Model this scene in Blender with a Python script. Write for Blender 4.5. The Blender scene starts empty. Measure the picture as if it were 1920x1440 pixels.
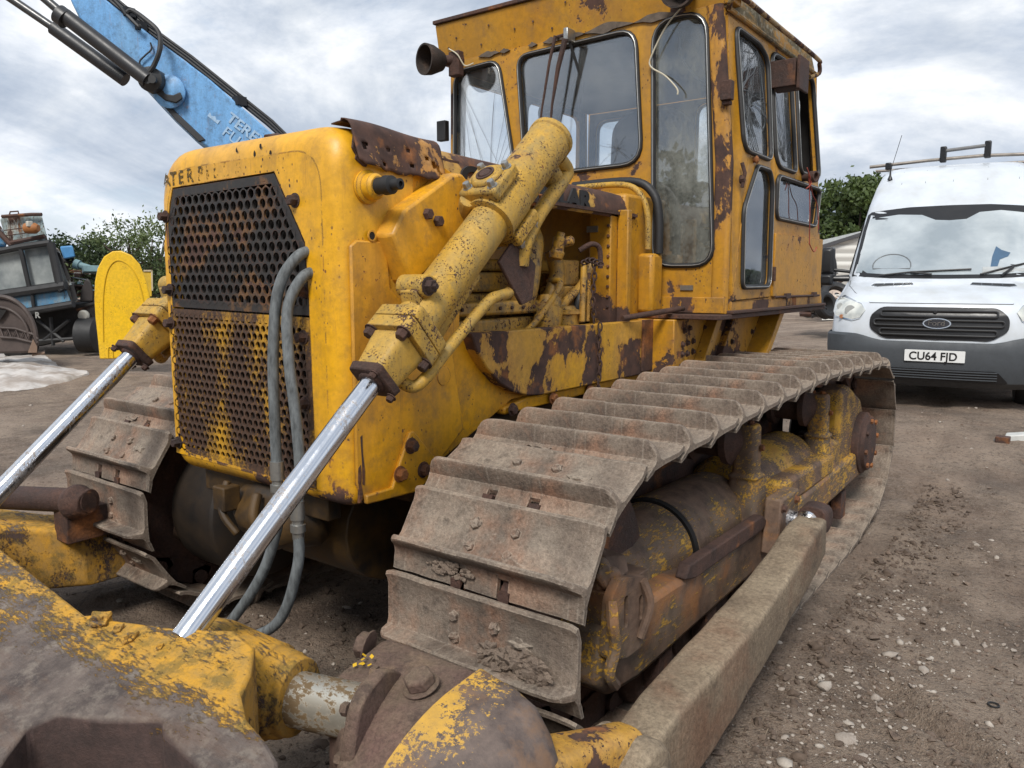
import bpy, bmesh, math, random
import numpy as np
from mathutils import Vector, Matrix, noise
from mathutils.geometry import tessellate_polygon
sc = bpy.context.scene
COL = sc.collection
R = math.radians
PI = math.pi
# ------------------------------------------------------------------ camera
YAW, PITCH, CH, FPX = .6379, .1332, 1.527, 1456.0
cam = bpy.data.cameras.new('camera'); camo = bpy.data.objects.new('camera', cam); COL.objects.link(camo)
cam.sensor_width = 36; cam.lens = 36 * FPX / 1920; cam.clip_end = 2000; cam.clip_start = .05
camo.location = (0, 0, CH); camo.rotation_euler = (PI / 2 - PITCH, 0, YAW)
sc.camera = camo
# ------------------------------------------------------------------ world: nishita sky with procedural cloud cover
SUN_EL, SUN_AZ = R(48), R(292)      # direction the light comes from, azimuth from +X counter-clockwise
wd = bpy.data.worlds.new('World'); sc.world = wd; wd.use_nodes = True
wt = wd.node_tree; wt.nodes.clear()
def wn(t, **k):
    n = wt.nodes.new(t)
    for a, b in k.items(): setattr(n, a, b)
    return n
sky = wn('ShaderNodeTexSky', sky_type='NISHITA'); sky.sun_disc = False
sky.sun_elevation = SUN_EL; sky.sun_rotation = PI / 2 - SUN_AZ; sky.air_density = 1.0; sky.dust_density = 1.5
tc = wn('ShaderNodeTexCoord'); mp = wn('ShaderNodeMapping'); mp.inputs['Scale'].default_value = (1.0, 1.0, 2.0)
wt.links.new(tc.outputs['Generated'], mp.inputs['Vector'])
def wnoise(scale, det, rough, dist=0.):
    n = wn('ShaderNodeTexNoise'); n.inputs['Scale'].default_value = scale; n.inputs['Detail'].default_value = det
    n.inputs['Roughness'].default_value = rough; n.inputs['Distortion'].default_value = dist
    wt.links.new(mp.outputs[0], n.inputs['Vector']); return n
def wramp(src, pts):
    r = wn('ShaderNodeValToRGB'); e = r.color_ramp.elements
    while len(e) < len(pts): e.new(.5)
    for el, (p, c) in zip(e, pts): el.position = p; el.color = (*c, 1)
    wt.links.new(src, r.inputs[0]); return r
na = wnoise(2.1, 10, .60, .42)
cl = wramp(na.outputs['Fac'], [(.30, (2.4, 2.8, 3.45)), (.44, (3.1, 3.5, 4.1)), (.50, (3.9, 4.25, 4.75)), (.56, (5.0, 5.25, 5.6)), (.67, (7.0, 7.0, 6.9))])
nb = wnoise(5.5, 9, .64, .3)
cl2 = wramp(nb.outputs['Fac'], [(.34, (.74, .79, .86)), (.5, (.97, .98, 1.0)), (.64, (1.18, 1.15, 1.11))])
mul = wn('ShaderNodeMix', data_type='RGBA', blend_type='MULTIPLY'); mul.inputs[0].default_value = 1
wt.links.new(cl.outputs[0], mul.inputs[6]); wt.links.new(cl2.outputs[0], mul.inputs[7])
cov = wramp(nb.outputs['Fac'], [(.30, (.80, .80, .80)), (.42, (1, 1, 1))])
mx = wn('ShaderNodeMix', data_type='RGBA')
wt.links.new(cov.outputs[0], mx.inputs[0]); wt.links.new(sky.outputs[0], mx.inputs[6]); wt.links.new(mul.outputs[2], mx.inputs[7])
bg = wn('ShaderNodeBackground'); bg.inputs[1].default_value = .1; wo = wn('ShaderNodeOutputWorld')
wt.links.new(mx.outputs[2], bg.inputs[0]); wt.links.new(bg.outputs[0], wo.inputs[0])
# ------------------------------------------------------------------ sun (behind thin cloud: soft)
sl = bpy.data.lights.new('sun', 'SUN'); sl.energy = 2.0; sl.angle = R(18); sl.color = (1, .96, .9)
so = bpy.data.objects.new('sun', sl); COL.objects.link(so)
sd = Vector((math.cos(SUN_EL) * math.cos(SUN_AZ), math.cos(SUN_EL) * math.sin(SUN_AZ), math.sin(SUN_EL)))
so.rotation_euler = sd.to_track_quat('Z', 'Y').to_euler(); so.location = (0, 0, 30)
sc.view_settings.view_transform = 'Standard'; sc.view_settings.look = 'None'; sc.view_settings.exposure = 0.82; sc.view_settings.gamma = 1
sc.cycles.max_bounces = 8; sc.cycles.transparent_max_bounces = 16
# ------------------------------------------------------------------ measuring helpers (pixel of a 1920x1440 frame -> world)
_F = Vector((-math.sin(YAW) * math.cos(PITCH), math.cos(YAW) * math.cos(PITCH), -math.sin(PITCH)))
_R = Vector((math.cos(YAW), math.sin(YAW), 0)); _D = _F.cross(_R)
FH = Vector((-math.sin(YAW), math.cos(YAW), 0))
def ray(px, py): return _F + _R * ((px - 960) / FPX) + _D * ((py - 720) / FPX)
def at(px, py, s):          # on the upright plane s metres ahead
    d = ray(px, py); t = s / d.dot(FH); return Vector((0, 0, CH)) + d * t
def gr(px, py, z=0.):       # on the level z
    d = ray(px, py); t = (z - CH) / d.z; return Vector((0, 0, CH)) + d * t
# ------------------------------------------------------------------ materials
def lk(nt, a, b): nt.links.new(a, b)
class MT:
    def __init__(s, name):
        s.m = bpy.data.materials.new(name); s.m.use_nodes = True; s.nt = s.m.node_tree
        s.b = s.nt.nodes['Principled BSDF']; s.out = s.nt.nodes['Material Output']
        s.tc = s.nt.nodes.new('ShaderNodeTexCoord').outputs['Object']
    def map(s, scale=(1, 1, 1), rot=(0, 0, 0), loc=(0, 0, 0)):
        n = s.nt.nodes.new('ShaderNodeMapping'); n.inputs['Scale'].default_value = scale; n.inputs['Rotation'].default_value = rot
        n.inputs['Location'].default_value = loc
        lk(s.nt, s.tc, n.inputs[0]); return n.outputs[0]
    def noise(s, scale, det=6, rough=.6, vec=None, dist=0):
        n = s.nt.nodes.new('ShaderNodeTexNoise'); n.inputs['Scale'].default_value = scale; n.inputs['Detail'].default_value = det
        n.inputs['Roughness'].default_value = rough; n.inputs['Distortion'].default_value = dist
        lk(s.nt, vec or s.tc, n.inputs['Vector']); return n.outputs['Fac']
    def voro(s, scale, feat='F1', vec=None, out='Distance'):
        n = s.nt.nodes.new('ShaderNodeTexVoronoi'); n.feature = feat; n.inputs['Scale'].default_value = scale
        lk(s.nt, vec or s.tc, n.inputs['Vector']); return n.outputs[out]
    def rng(s, src, a, b, lo=0., hi=1.):
        n = s.nt.nodes.new('ShaderNodeMapRange'); n.inputs[1].default_value = a; n.inputs[2].default_value = b
        n.inputs[3].default_value = lo; n.inputs[4].default_value = hi; lk(s.nt, src, n.inputs[0]); return n.outputs[0]
    def math(s, op, a, b=None):
        n = s.nt.nodes.new('ShaderNodeMath'); n.operation = op
        for i, v in enumerate((a, b)):
            if v is None: continue
            if isinstance(v, (int, float)): n.inputs[i].default_value = v
            else: lk(s.nt, v, n.inputs[i])
        return n.outputs[0]
    def mix(s, f, a, b, blend='MIX'):
        n = s.nt.nodes.new('ShaderNodeMix'); n.data_type = 'RGBA'; n.blend_type = blend
        for i, v in ((0, f), (6, a), (7, b)):
            if isinstance(v, (int, float)): n.inputs[i].default_value = v
            elif isinstance(v, tuple): n.inputs[i].default_value = (*v, 1)
            else: lk(s.nt, v, n.inputs[i])
        return n.outputs[2]
    def set(s, **k):
        for a, v in k.items():
            i = s.b.inputs[a.replace('_', ' ')]
            if isinstance(v, (int, float)): i.default_value = v
            elif isinstance(v, tuple): i.default_value = (*v, 1)
            else: lk(s.nt, v, i)
        return s
    def edge(s, r=.006):      # worn edges: where a rounded normal differs from the face's own
        bv = s.nt.nodes.new('ShaderNodeBevel'); bv.samples = 4; bv.inputs['Radius'].default_value = r; ge = s.nt.nodes.new('ShaderNodeNewGeometry')
        vm = s.nt.nodes.new('ShaderNodeVectorMath'); vm.operation = 'DOT_PRODUCT'; lk(s.nt, bv.outputs[0], vm.inputs[0]); lk(s.nt, ge.outputs['Normal'], vm.inputs[1]); return s.rng(vm.outputs['Value'], .985, .90)
    def bump(s, h, dist=.002, st=1.0):
        n = s.nt.nodes.new('ShaderNodeBump'); n.inputs['Distance'].default_value = dist; n.inputs['Strength'].default_value = st
        lk(s.nt, h, n.inputs['Height']); lk(s.nt, n.outputs[0], s.b.inputs['Normal']); return s
RUST_D, RUST_M, RUST_O = (.040, .022, .018), (.090, .045, .032), (.28, .105, .03)
def painted(name, base, rust=.30, scale=3.0, speck=.25, sps=9., streak=(1, 1, 1), rot=(0, 0, 0), dirt=.25, dirtcol=(.16, .10, .05), fade=(.60, .34, .10), rough=.5, orange=.3, loc=(0, 0, 0), metal=0., low=None):
    m = MT(name); v = m.map(streak, rot, loc)
    big = m.noise(scale, 9, .68, v, .15)
    if low:
        sz = m.nt.nodes.new('ShaderNodeSeparateXYZ'); lk(m.nt, m.tc, sz.inputs[0]); big = m.math('ADD', big, m.math('MULTIPLY', m.rng(sz.outputs[2], low[1], low[0]), low[2]))
    mask = m.rng(big, .66 - .32 * rust, .675 - .32 * rust)
    sp = m.noise(scale * sps, 5, .65, v); sp2 = m.noise(scale * 1.7, 3, .5, v)
    smask = m.rng(m.math('ADD', sp, m.math('MULTIPLY', sp2, .5)), 1.06 - .28 * speck, 1.08 - .28 * speck)
    edge = m.rng(big, .60 - .32 * rust, .665 - .32 * rust)
    allm = m.math('MAXIMUM', mask, smask)
    rn = m.noise(scale * 5, 7, .7); rustc = m.mix(m.rng(rn, .35, .62), RUST_D, RUST_M)
    rustc = m.mix(m.rng(m.noise(scale * 2.3, 5, .6, m.map((1, 1, 1), loc=(7, 3, 1))), .62 - .25 * orange, .74 - .2 * orange), rustc, RUST_O)
    fd = m.rng(m.noise(scale * .8, 6, .6, m.map((1, 1, .6), loc=(3, 9, 4))), .42, .66)
    pc = m.mix(m.math('MULTIPLY', fd, .55), base, fade)
    fine = m.rng(m.noise(scale * 14, 5, .7), .3, .75, .78, 1.12)
    pc = m.mix(1.0, pc, m.mix(fine, (0, 0, 0), (1, 1, 1)), 'MULTIPLY')
    stv = m.map((6 * scale / 3, 6 * scale / 3, .7)); dn = m.noise(1.6, 7, .65, stv)
    dm = m.math('MULTIPLY', m.rng(dn, .45, .72), dirt)
    pc = m.mix(dm, pc, dirtcol)
    pc = m.mix(m.math('MULTIPLY', edge, .45), pc, (.34, .15, .03))
    drip = m.noise(scale * 2.2, 6, .7, m.map((5, 5, .55), loc=(1, 4, 2))); pc = m.mix(m.math('MULTIPLY', m.rng(drip, .60, .72), dirt * 1.4), pc, (.30, .14, .03))
    dv = m.map((1.2, 1.2, .8), loc=(2, 2, 2)); dots = m.voro(scale * 20, 'F1', dv); dn3 = m.noise(scale * 1.5, 4, .6, m.map((1, 1, 1), loc=(5, 2, 9))); dn4 = m.noise(scale * 11, 2, .5, dv)
    dmask = m.math('MULTIPLY', m.rng(m.math('ADD', dots, m.math('MULTIPLY', dn4, -.36)), .0, -.03), m.rng(dn3, .50, .60)); allm = m.math('MAXIMUM', allm, dmask)
    ew = m.math('MULTIPLY', m.edge(.007), m.rng(m.noise(scale * 6, 5, .7, m.map((1, 1, 1), loc=(3, 3, 3))), .47, .53)); allm = m.math('MAXIMUM', allm, ew)
    grime = m.noise(scale * 3.5, 8, .75, m.map((1, 1, 1), loc=(6, 1, 3))); pc = m.mix(m.math('MULTIPLY', m.rng(grime, .50, .66), dirt * 1.2), pc, dirtcol)
    c = m.mix(allm, pc, rustc)
    m.set(Base_Color=c, Roughness=m.math('ADD', m.math('MULTIPLY', allm, .85 - rough), m.math('ADD', m.math('MULTIPLY', sp, .2), rough - .1)), Metallic=metal)
    h = m.math('ADD', m.math('MULTIPLY', allm, -.55), m.math('MULTIPLY', m.math('ADD', sp, rn), .35))
    m.bump(h, .0018); return m.m
def plain(name, col, rough=.6, metal=0., var=.25, scale=8., bump=.0006, col2=None, streak=(1, 1, 1)):
    m = MT(name); n = m.noise(scale, 7, .65, m.map(streak)); c2 = col2 or tuple(c * (1 - var) for c in col)
    m.set(Base_Color=m.mix(m.rng(n, .35, .68), col, c2), Roughness=m.rng(n, .3, .7, rough - .06, min(1, rough + .1)), Metallic=metal)
    m.bump(m.noise(scale * 6, 5, .6), bump); return m.m
def rusty(name, a=RUST_D, b=RUST_M, c=RUST_O, scale=6., oc=.3, dust=0., dustcol=(.26, .20, .15), edge=None):
    m = MT(name); n = m.noise(scale, 9, .7); n2 = m.noise(scale * .5, 5, .6, m.map((1, 1, 1), loc=(4, 1, 8)))
    col = m.mix(m.rng(n, .36, .62), a, b); col = m.mix(m.rng(n2, .64 - .25 * oc, .74 - .2 * oc), col, c)
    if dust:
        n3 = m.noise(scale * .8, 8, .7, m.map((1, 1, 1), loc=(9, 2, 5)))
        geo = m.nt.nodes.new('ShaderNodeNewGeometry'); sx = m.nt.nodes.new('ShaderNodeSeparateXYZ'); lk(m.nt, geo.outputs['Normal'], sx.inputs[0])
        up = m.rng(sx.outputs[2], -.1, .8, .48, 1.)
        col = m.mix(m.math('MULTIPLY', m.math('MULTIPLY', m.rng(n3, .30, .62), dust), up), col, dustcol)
    gt_ = m.noise(scale * 14, 5, .8); col = m.mix(1.0, col, m.mix(m.rng(gt_, .32, .68), (.58, .56, .54), (1.35, 1.34, 1.32)), 'MULTIPLY')
    st_ = m.noise(scale * 1.1, 7, .75, m.map((1, 1, 1), loc=(2, 7, 1))); col = m.mix(m.math('MULTIPLY', m.rng(st_, .56, .64), .55), col, tuple(x * .45 for x in a))
    if edge: col = m.mix(m.math('MULTIPLY', m.math('MULTIPLY', m.edge(.008), m.rng(gt_, .35, .6)), .6), col, edge)
    m.set(Base_Color=col, Roughness=m.rng(n, .3, .7, .62, .92)); m.bump(m.math('ADD', m.math('MULTIPLY', n, 1.2), gt_), .0055); return m.m
def worn(name, yel, scale, orange=0):      # brown steel with the last of the paint left in fine scratched flecks
    m = MT(name); v = m.map((1.1, .30, 1.1), (.75, 0, 0)); f = m.noise(scale * 20, 8, .78, v); g_ = m.noise(scale * .8, 5, .6); r = m.noise(scale * 3, 8, .7); d = m.noise(scale * 1.3, 6, .65, m.map((1, 1, 1), loc=(3, 1, 6)))
    th = m.math('ADD', f, m.math('MULTIPLY', m.math('SUBTRACT', g_, .5), .8))
    k = m.rng(th, .68 - .24 * yel, .73 - .24 * yel)
    c = m.mix(m.rng(r, .36, .62), (.065, .040, .028), (.17, .105, .070)); c = m.mix(m.math('MULTIPLY', m.rng(d, .50, .66), .55 + .3 * orange), c, (.30, .125, .04) if orange else (.20, .115, .07))
    c = m.mix(m.math('MULTIPLY', m.rng(g_, .42, .62), .35), c, (.20, .165, .10))
    yc = m.mix(m.rng(r, .4, .62), (.56, .32, .03), (.40, .20, .035)); c = m.mix(k, c, yc)
    m.set(Base_Color=c, Roughness=m.rng(k, 0, 1, .72, .55)); m.bump(m.math('ADD', m.math('MULTIPLY', k, .4), f), .0022); return m.m
Y = (.74, .35, .006); YC = (.50, .235, .014)
M = {}
M['hull'] = painted('yellow_paint_hull', Y, rust=.06, scale=2.2, speck=.34, sps=20., dirt=.42, fade=(.66, .32, .055), orange=.6, rough=.45, low=(.80, 1.12, .17))
M['front'] = painted('yellow_paint_front', (.74, .375, .008), rust=.03, scale=2.4, speck=.20, sps=18., dirt=.32, fade=(.62, .34, .07), orange=.4, rough=.42, loc=(2, 2, 2), low=(.80, .92, .17))
M['rail'] = painted('yellow_paint_rail', (.64, .33, .015), rust=.42, scale=3.6, speck=.4, dirt=.3, streak=(1, 1, .7), orange=.3)
M['cyl'] = painted('yellow_paint_cylinder', (.50, .285, .03), rust=.0, scale=5, speck=.72, sps=26., dirt=.55, dirtcol=(.20, .16, .07), fade=(.46, .30, .08), orange=.2, rough=.6)
M['cab'] = painted('ochre_paint_cab', (.50, .235, .010), rust=.10, scale=2.3, speck=.34, sps=14., dirt=.38, fade=(.47, .25, .03), rough=.48, loc=(1, 5, 2), low=(1.34, 1.56, .10))
M['cabrust'] = painted('ochre_paint_peeling', YC, rust=.50, scale=2.6, speck=.5, dirt=.4, streak=(1, 1, .45), rough=.5, orange=.2)
M['skin'] = painted('torn_skin_rust', (.50, .24, .05), rust=.82, scale=3.4, speck=.5, dirt=.5, orange=.35)
M['hood'] = painted('rusty_hood', (.50, .30, .05), rust=.68, scale=2.6, speck=.5, dirt=.5, streak=(1, .7, 1), orange=.45)
M['frame'] = worn('rusty_track_frame', .50, 3.4, 1)
M['cover'] = worn('rusty_cover', .50, 5., 0)
M['cover2'] = worn('yellow_worn_cover', .74, 6., 0)
def mossy(name, yel, sc_=5.):
    m = MT(name); v = m.map((.5, 1.5, 1), (0, 0, .5)); f = m.noise(sc_ * 16, 9, .8, v); g_ = m.noise(sc_ * .7, 5, .6, v); r = m.noise(sc_ * 4, 8, .7); q = m.noise(sc_ * 1.6, 6, .65, m.map((1, 1, 1), loc=(3, 1, 6)))
    c = m.mix(m.rng(q, .42, .60), (.060, .040, .034), (.155, .105, .075)); yc = m.mix(m.rng(r, .38, .62), (.56, .31, .015), (.30, .19, .05)); yc = m.mix(m.rng(q, .52, .66), yc, (.15, .135, .035))
    k = m.rng(m.math('ADD', f, m.math('MULTIPLY', m.math('SUBTRACT', g_, .5), 1.3)), .60 - .24 * yel, .68 - .24 * yel); c = m.mix(k, c, yc)
    c = m.mix(m.math('MULTIPLY', m.rng(f, .60, .70), .5), c, (.36, .31, .20)); m.set(Base_Color=c, Roughness=.8); m.bump(m.math('ADD', f, m.math('MULTIPLY', k, .5)), .004); return m.m
M['beam'] = mossy('front_beam_paint', .72)
M['grille'] = painted('grille_upper_paint', (.022, .02, .02), rust=.25, scale=4.5, speck=.3, dirt=.2, dirtcol=(.06, .045, .03), fade=(.03, .028, .026), rough=.5, orange=.1)
M['engine'] = painted('engine_paint', (.52, .28, .02), rust=.16, scale=5, speck=.7, sps=14, dirt=.9, dirtcol=(.12, .09, .05), rough=.5)
M['rust'] = rusty('dark_rust'); M['rusto'] = rusty('orange_rust', oc=.9)
M['shoe'] = rusty('track_shoe_steel', (.065, .046, .036), (.165, .122, .094), (.24, .115, .065), 7., .6, .72, (.34, .285, .225), (.42, .36, .29))
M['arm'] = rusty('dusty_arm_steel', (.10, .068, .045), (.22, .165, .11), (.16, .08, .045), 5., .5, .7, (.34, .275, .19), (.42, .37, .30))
M['mud'] = rusty('dried_mud', (.15, .11, .085), (.24, .185, .145), (.2, .14, .1), 18., .2, .5)
M['black'] = plain('black_rubber', (.018, .018, .019), .55, var=.3)
M['dark'] = plain('dark_grime_and_shade', (.012, .010, .009), .85)
M['hose'] = plain('grey_hose', (.16, .175, .18), .7, var=.65, scale=60, streak=(1, 1, .3))
M['steel'] = plain('bright_fitting', (.42, .42, .40), .35, .8, var=.3, scale=40)
M['chromeworn'] = None
m = MT('chrome_rod'); n_ = m.noise(30, 5, .6, m.map((1, 1, .3)))
n2_ = m.noise(90, 6, .8, m.map((1, 1, .5))); n3_ = m.noise(6, 4, .6); dd_ = m.math('MULTIPLY', m.rng(m.math('ADD', n2_, m.math('MULTIPLY', n3_, .7)), .90, .98), .8)
m.set(Base_Color=m.mix(dd_, (.66, .68, .72), (.16, .12, .09)), Metallic=m.rng(dd_, 0, 1, 1, .1), Roughness=m.math('ADD', m.rng(n_, .3, .7, .10, .22), m.math('MULTIPLY', dd_, .4))); M['chrome'] = m.m
m = MT('worn_sleeve'); v = m.map((.6, 1, 1)); n_ = m.noise(55, 5, .7, v); n2 = m.noise(9, 5, .6)
sp = m.rng(m.math('ADD', n_, m.math('MULTIPLY', n2, .6)), .76, .83)
m.set(Base_Color=m.mix(sp, (.50, .48, .42), (.13, .085, .04)), Metallic=m.rng(sp, 0, 1, .75, 0), Roughness=m.rng(sp, 0, 1, .38, .8)); M['sleeve'] = m.m
# lower grille: yellow that has worn through to black in big clouds
m = MT('grille_lower_paint'); a = m.noise(3.0, 7, .72, m.map((1.6, 1, .7), loc=(1.3, 0, .6))); b = m.noise(70, 5, .8)
k = m.rng(m.math('ADD', a, m.math('MULTIPLY', b, .45)), .70, .84)
col = m.mix(k, m.mix(m.rng(b, .35, .65), (.030, .020, .016), (.10, .050, .028)), (.46, .24, .015))
m.set(Base_Color=col, Roughness=.6); m.bump(b, .001); M['grille2'] = m.m
# glass with dirt film
def glass(name, dirt=.25, crack=0., tint=(.965, .98, .98), film=(.55, .58, .58), cscale=9.):
    m = MT(name); nt = m.nt; m.nt.nodes.remove(m.b)
    tr = nt.nodes.new('ShaderNodeBsdfTransparent'); tr.inputs[0].default_value = (*tint, 1)
    gl = nt.nodes.new('ShaderNodeBsdfGlossy'); gl.inputs['Roughness'].default_value = .015; gl.inputs[0].default_value = (.95, .97, 1, 1)
    fr = nt.nodes.new('ShaderNodeFresnel'); fr.inputs[0].default_value = 1.5
    a = nt.nodes.new('ShaderNodeMixShader'); lk(nt, m.math('ADD', m.math('MULTIPLY', fr.outputs[0], 1.0), .10), a.inputs[0]); lk(nt, tr.outputs[0], a.inputs[1]); lk(nt, gl.outputs[0], a.inputs[2])
    df = nt.nodes.new('ShaderNodeBsdfDiffuse'); df.inputs[0].default_value = (*film, 1)
    dn = m.math('MULTIPLY', m.rng(m.math('ADD', m.noise(3, 6, .65, m.map((1, 1, .6))), m.math('MULTIPLY', m.noise(60, 4, .7), .25)), .48, .85), dirt)
    if crack:
        v = m.noise(2.0, 3, .5)
        mp = m.map((1, 1, .45)); w1 = nt.nodes.new('ShaderNodeVectorMath'); w1.operation = 'ADD'; lk(nt, mp, w1.inputs[0])
        wn_ = nt.nodes.new('ShaderNodeTexNoise'); wn_.inputs['Scale'].default_value = 3; lk(nt, m.tc, wn_.inputs['Vector']); sc_ = nt.nodes.new('ShaderNodeVectorMath'); sc_.operation = 'SCALE'; sc_.inputs['Scale'].default_value = .25
        lk(nt, wn_.outputs['Color'], sc_.inputs[0]); lk(nt, sc_.outputs[0], w1.inputs[1])
        e = m.voro(cscale, 'DISTANCE_TO_EDGE', w1.outputs[0]); e2 = m.voro(cscale * 2.7, 'DISTANCE_TO_EDGE', w1.outputs[0])
        cr = m.math('MAXIMUM', m.rng(e, 0, .018, 1, 0), m.math('MULTIPLY', m.rng(e2, 0, .03, 1, 0), m.rng(v, .5, .6)))
        dn = m.math('MAXIMUM', dn, m.math('MULTIPLY', cr, crack))
    b = nt.nodes.new('ShaderNodeMixShader'); lk(nt, dn, b.inputs[0]); lk(nt, a.outputs[0], b.inputs[1]); lk(nt, df.outputs[0], b.inputs[2])
    lk(nt, b.outputs[0], m.out.inputs[0]); return m.m
M['glassclear'] = glass('clear_window_glass', .05)
M['glass'] = glass('window_glass', .12); M['glassdirty'] = glass('dirty_window_glass', .55, film=(.42, .43, .38)); M['glasscrack'] = glass('cracked_window_glass', .25, .75, film=(.30, .32, .33))
# ------------------------------------------------------------------ mesh builder
class MB:
    def __init__(s): s.v = []; s.f = []; s.mi = []; s.cur = 0
    def add(s, vs, fs):
        o = len(s.v); s.v += [tuple(v) for v in vs]; s.f += [tuple(i + o for i in f) for f in fs]; s.mi += [s.cur] * len(fs); return s
    def box(s, c, d, M3=None):
        vs = [Vector((x * d[0] / 2, y * d[1] / 2, z * d[2] / 2)) for x in (-1, 1) for y in (-1, 1) for z in (-1, 1)]
        if M3: vs = [M3 @ v for v in vs]
        c = Vector(c); return s.add([v + c for v in vs], [(0, 1, 3, 2), (4, 6, 7, 5), (0, 4, 5, 1), (2, 3, 7, 6), (0, 2, 6, 4), (1, 5, 7, 3)])
    def bx(s, x0, x1, y0, y1, z0, z1): return s.box(((x0 + x1) / 2, (y0 + y1) / 2, (z0 + z1) / 2), (abs(x1 - x0), abs(y1 - y0), abs(z1 - z0)))
    def prism(s, pts, vec):
        n = len(pts); vec = Vector(vec); pts = [Vector(p) for p in pts]
        return s.add(pts + [p + vec for p in pts], [tuple(range(n))[::-1], tuple(range(n, 2 * n))] + [(i, (i + 1) % n, n + (i + 1) % n, n + i) for i in range(n)])
    def px(s, yz, x0, x1): return s.prism([(x0, a, b) for a, b in yz], (x1 - x0, 0, 0))
    def py(s, xz, y0, y1): return s.prism([(a, y0, b) for a, b in xz], (0, y1 - y0, 0))
    def pz(s, xy, z0, z1): return s.prism([(a, b, z0) for a, b in xy], (0, 0, z1 - z0))
    def loft(s, secs, cap=True, closed=True):
        n = len(secs[0]); vs = [p for q in secs for p in q]; fs = []
        for k in range(len(secs) - 1):
            for i in range(n if closed else n - 1):
                j = (i + 1) % n; fs.append((k * n + i, k * n + j, (k + 1) * n + j, (k + 1) * n + i))
        if cap and closed: fs += [tuple(range(n))[::-1], tuple(range((len(secs) - 1) * n, len(secs) * n))]
        return s.add(vs, fs)
    def frame(s, d):
        d = Vector(d).normalized(); a = Vector((0, 0, 1)) if abs(d.z) < .9 else Vector((1, 0, 0)); u = a.cross(d).normalized(); return u, d.cross(u)
    def lathe(s, o, d, prof, n=24, cap=True, ph=0.):      # prof: (distance along d, radius)
        u, v = s.frame(d); d = Vector(d).normalized(); o = Vector(o)
        return s.loft([[o + d * h + (u * math.cos(t + ph) + v * math.sin(t + ph)) * r for t in [2 * PI * i / n for i in range(n)]] for h, r in prof], cap)
    def cyl(s, a, b, r, n=20, r2=None):
        a = Vector(a); b = Vector(b); return s.lathe(a, b - a, [(0, r), ((b - a).length, r2 if r2 is not None else r)], n)
    def tube(s, pts, r, n=8, smooth=0, cap=True):
        pts = [Vector(p) for p in pts]
        if smooth:
            q = []; P = [pts[0]] + pts + [pts[-1]]
            for i in range(1, len(P) - 2):
                for k in range(smooth):
                    t = k / smooth; p0, p1, p2, p3 = P[i - 1:i + 3]
                    q.append(.5 * ((2 * p1) + (p2 - p0) * t + (2 * p0 - 5 * p1 + 4 * p2 - p3) * t * t + (3 * p1 - p0 - 3 * p2 + p3) * t ** 3))
            pts = q + [pts[-1]]
        u = None; secs = []
        for i, p in enumerate(pts):
            d = (pts[min(i + 1, len(pts) - 1)] - pts[max(i - 1, 0)]).normalized()
            if u is None: u = s.frame(d)[0]
            u = (u - d * u.dot(d)).normalized(); w = d.cross(u); rr = r[i] if isinstance(r, (list, tuple)) else r
            secs.append([p + (u * math.cos(2 * PI * k / n) + w * math.sin(2 * PI * k / n)) * rr for k in range(n)])
        return s.loft(secs, cap)
    def ring(s, pts, r, n=6):      # closed tube
        pts = [Vector(p) for p in pts]; N = len(pts); secs = []; nrm = (pts[1] - pts[0]).cross(pts[N // 3] - pts[0]).normalized()
        for i, p in enumerate(pts):
            d = (pts[(i + 1) % N] - pts[i - 1]).normalized(); w = d.cross(nrm).normalized()
            secs.append([p + (nrm * math.cos(2 * PI * k / n) + w * math.sin(2 * PI * k / n)) * r for k in range(n)])
        secs.append(secs[0]); return s.loft(secs, False)
    def bolt(s, o, d, r=.016, h=.012, w=True):
        d = Vector(d).normalized()
        if w: s.lathe(o, d, [(0, r * 1.35), (.003, r * 1.35)], 14); o = Vector(o) + d * .003
        return s.lathe(o, d, [(0, r), (h * .8, r), (h, r * .82)], 6)
    def blob(s, c, r, seed=0, sub=2, amp=.35, sq=(1, 1, 1)):
        bm = bmesh.new(); bmesh.ops.create_icosphere(bm, subdivisions=sub, radius=1)
        vs = []
        for v in bm.verts:
            k = 1 + amp * noise.noise(v.co * 1.6 + Vector((seed, seed * 2.3, 1))) * 2; vs.append(Vector(c) + Vector((v.co.x * sq[0], v.co.y * sq[1], v.co.z * sq[2])) * (r * k))
        fs = [tuple(v.index for v in f.verts) for f in bm.faces]; bm.free(); return s.add(vs, fs)
    def plate(s, outer, holes, fn, th):      # 2D polygons -> fn(a,b,depth) -> 3D
        loops = [outer] + holes; flat = [p for l in loops for p in l]; tri = tessellate_polygon([[Vector((a, b, 0)) for a, b in l] for l in loops])
        n = len(flat); vs = [fn(a, b, 0) for a, b in flat] + [fn(a, b, th) for a, b in flat]
        fs = [tuple(t) for t in tri] + [tuple(i + n for i in t[::-1]) for t in tri]; o = 0
        for l in loops:
            k = len(l); fs += [(o + i, o + (i + 1) % k, n + o + (i + 1) % k, n + o + i) for i in range(k)]; o += k
        return s.add(vs, fs)
    def build(s, name, mat, parent=None, bevel=0., ang=38, root=None, seg=2):
        me = bpy.data.meshes.new(name); off = Vector(OFF.get(parent.name, (0, 0, 0))) if parent else Vector(root or (0, 0, 0))
        me.from_pydata([tuple(Vector(v) - off) for v in s.v], [], s.f)
        bm = bmesh.new(); bm.from_mesh(me); bmesh.ops.recalc_face_normals(bm, faces=bm.faces); bm.to_mesh(me); bm.free()
        mats = mat if isinstance(mat, list) else [mat]
        for mm in mats: me.materials.append(mm)
        if len(mats) > 1: me.polygons.foreach_set('material_index', s.mi)
        me.polygons.foreach_set('use_smooth', [True] * len(me.polygons)); me.set_sharp_from_angle(angle=R(ang))
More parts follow.
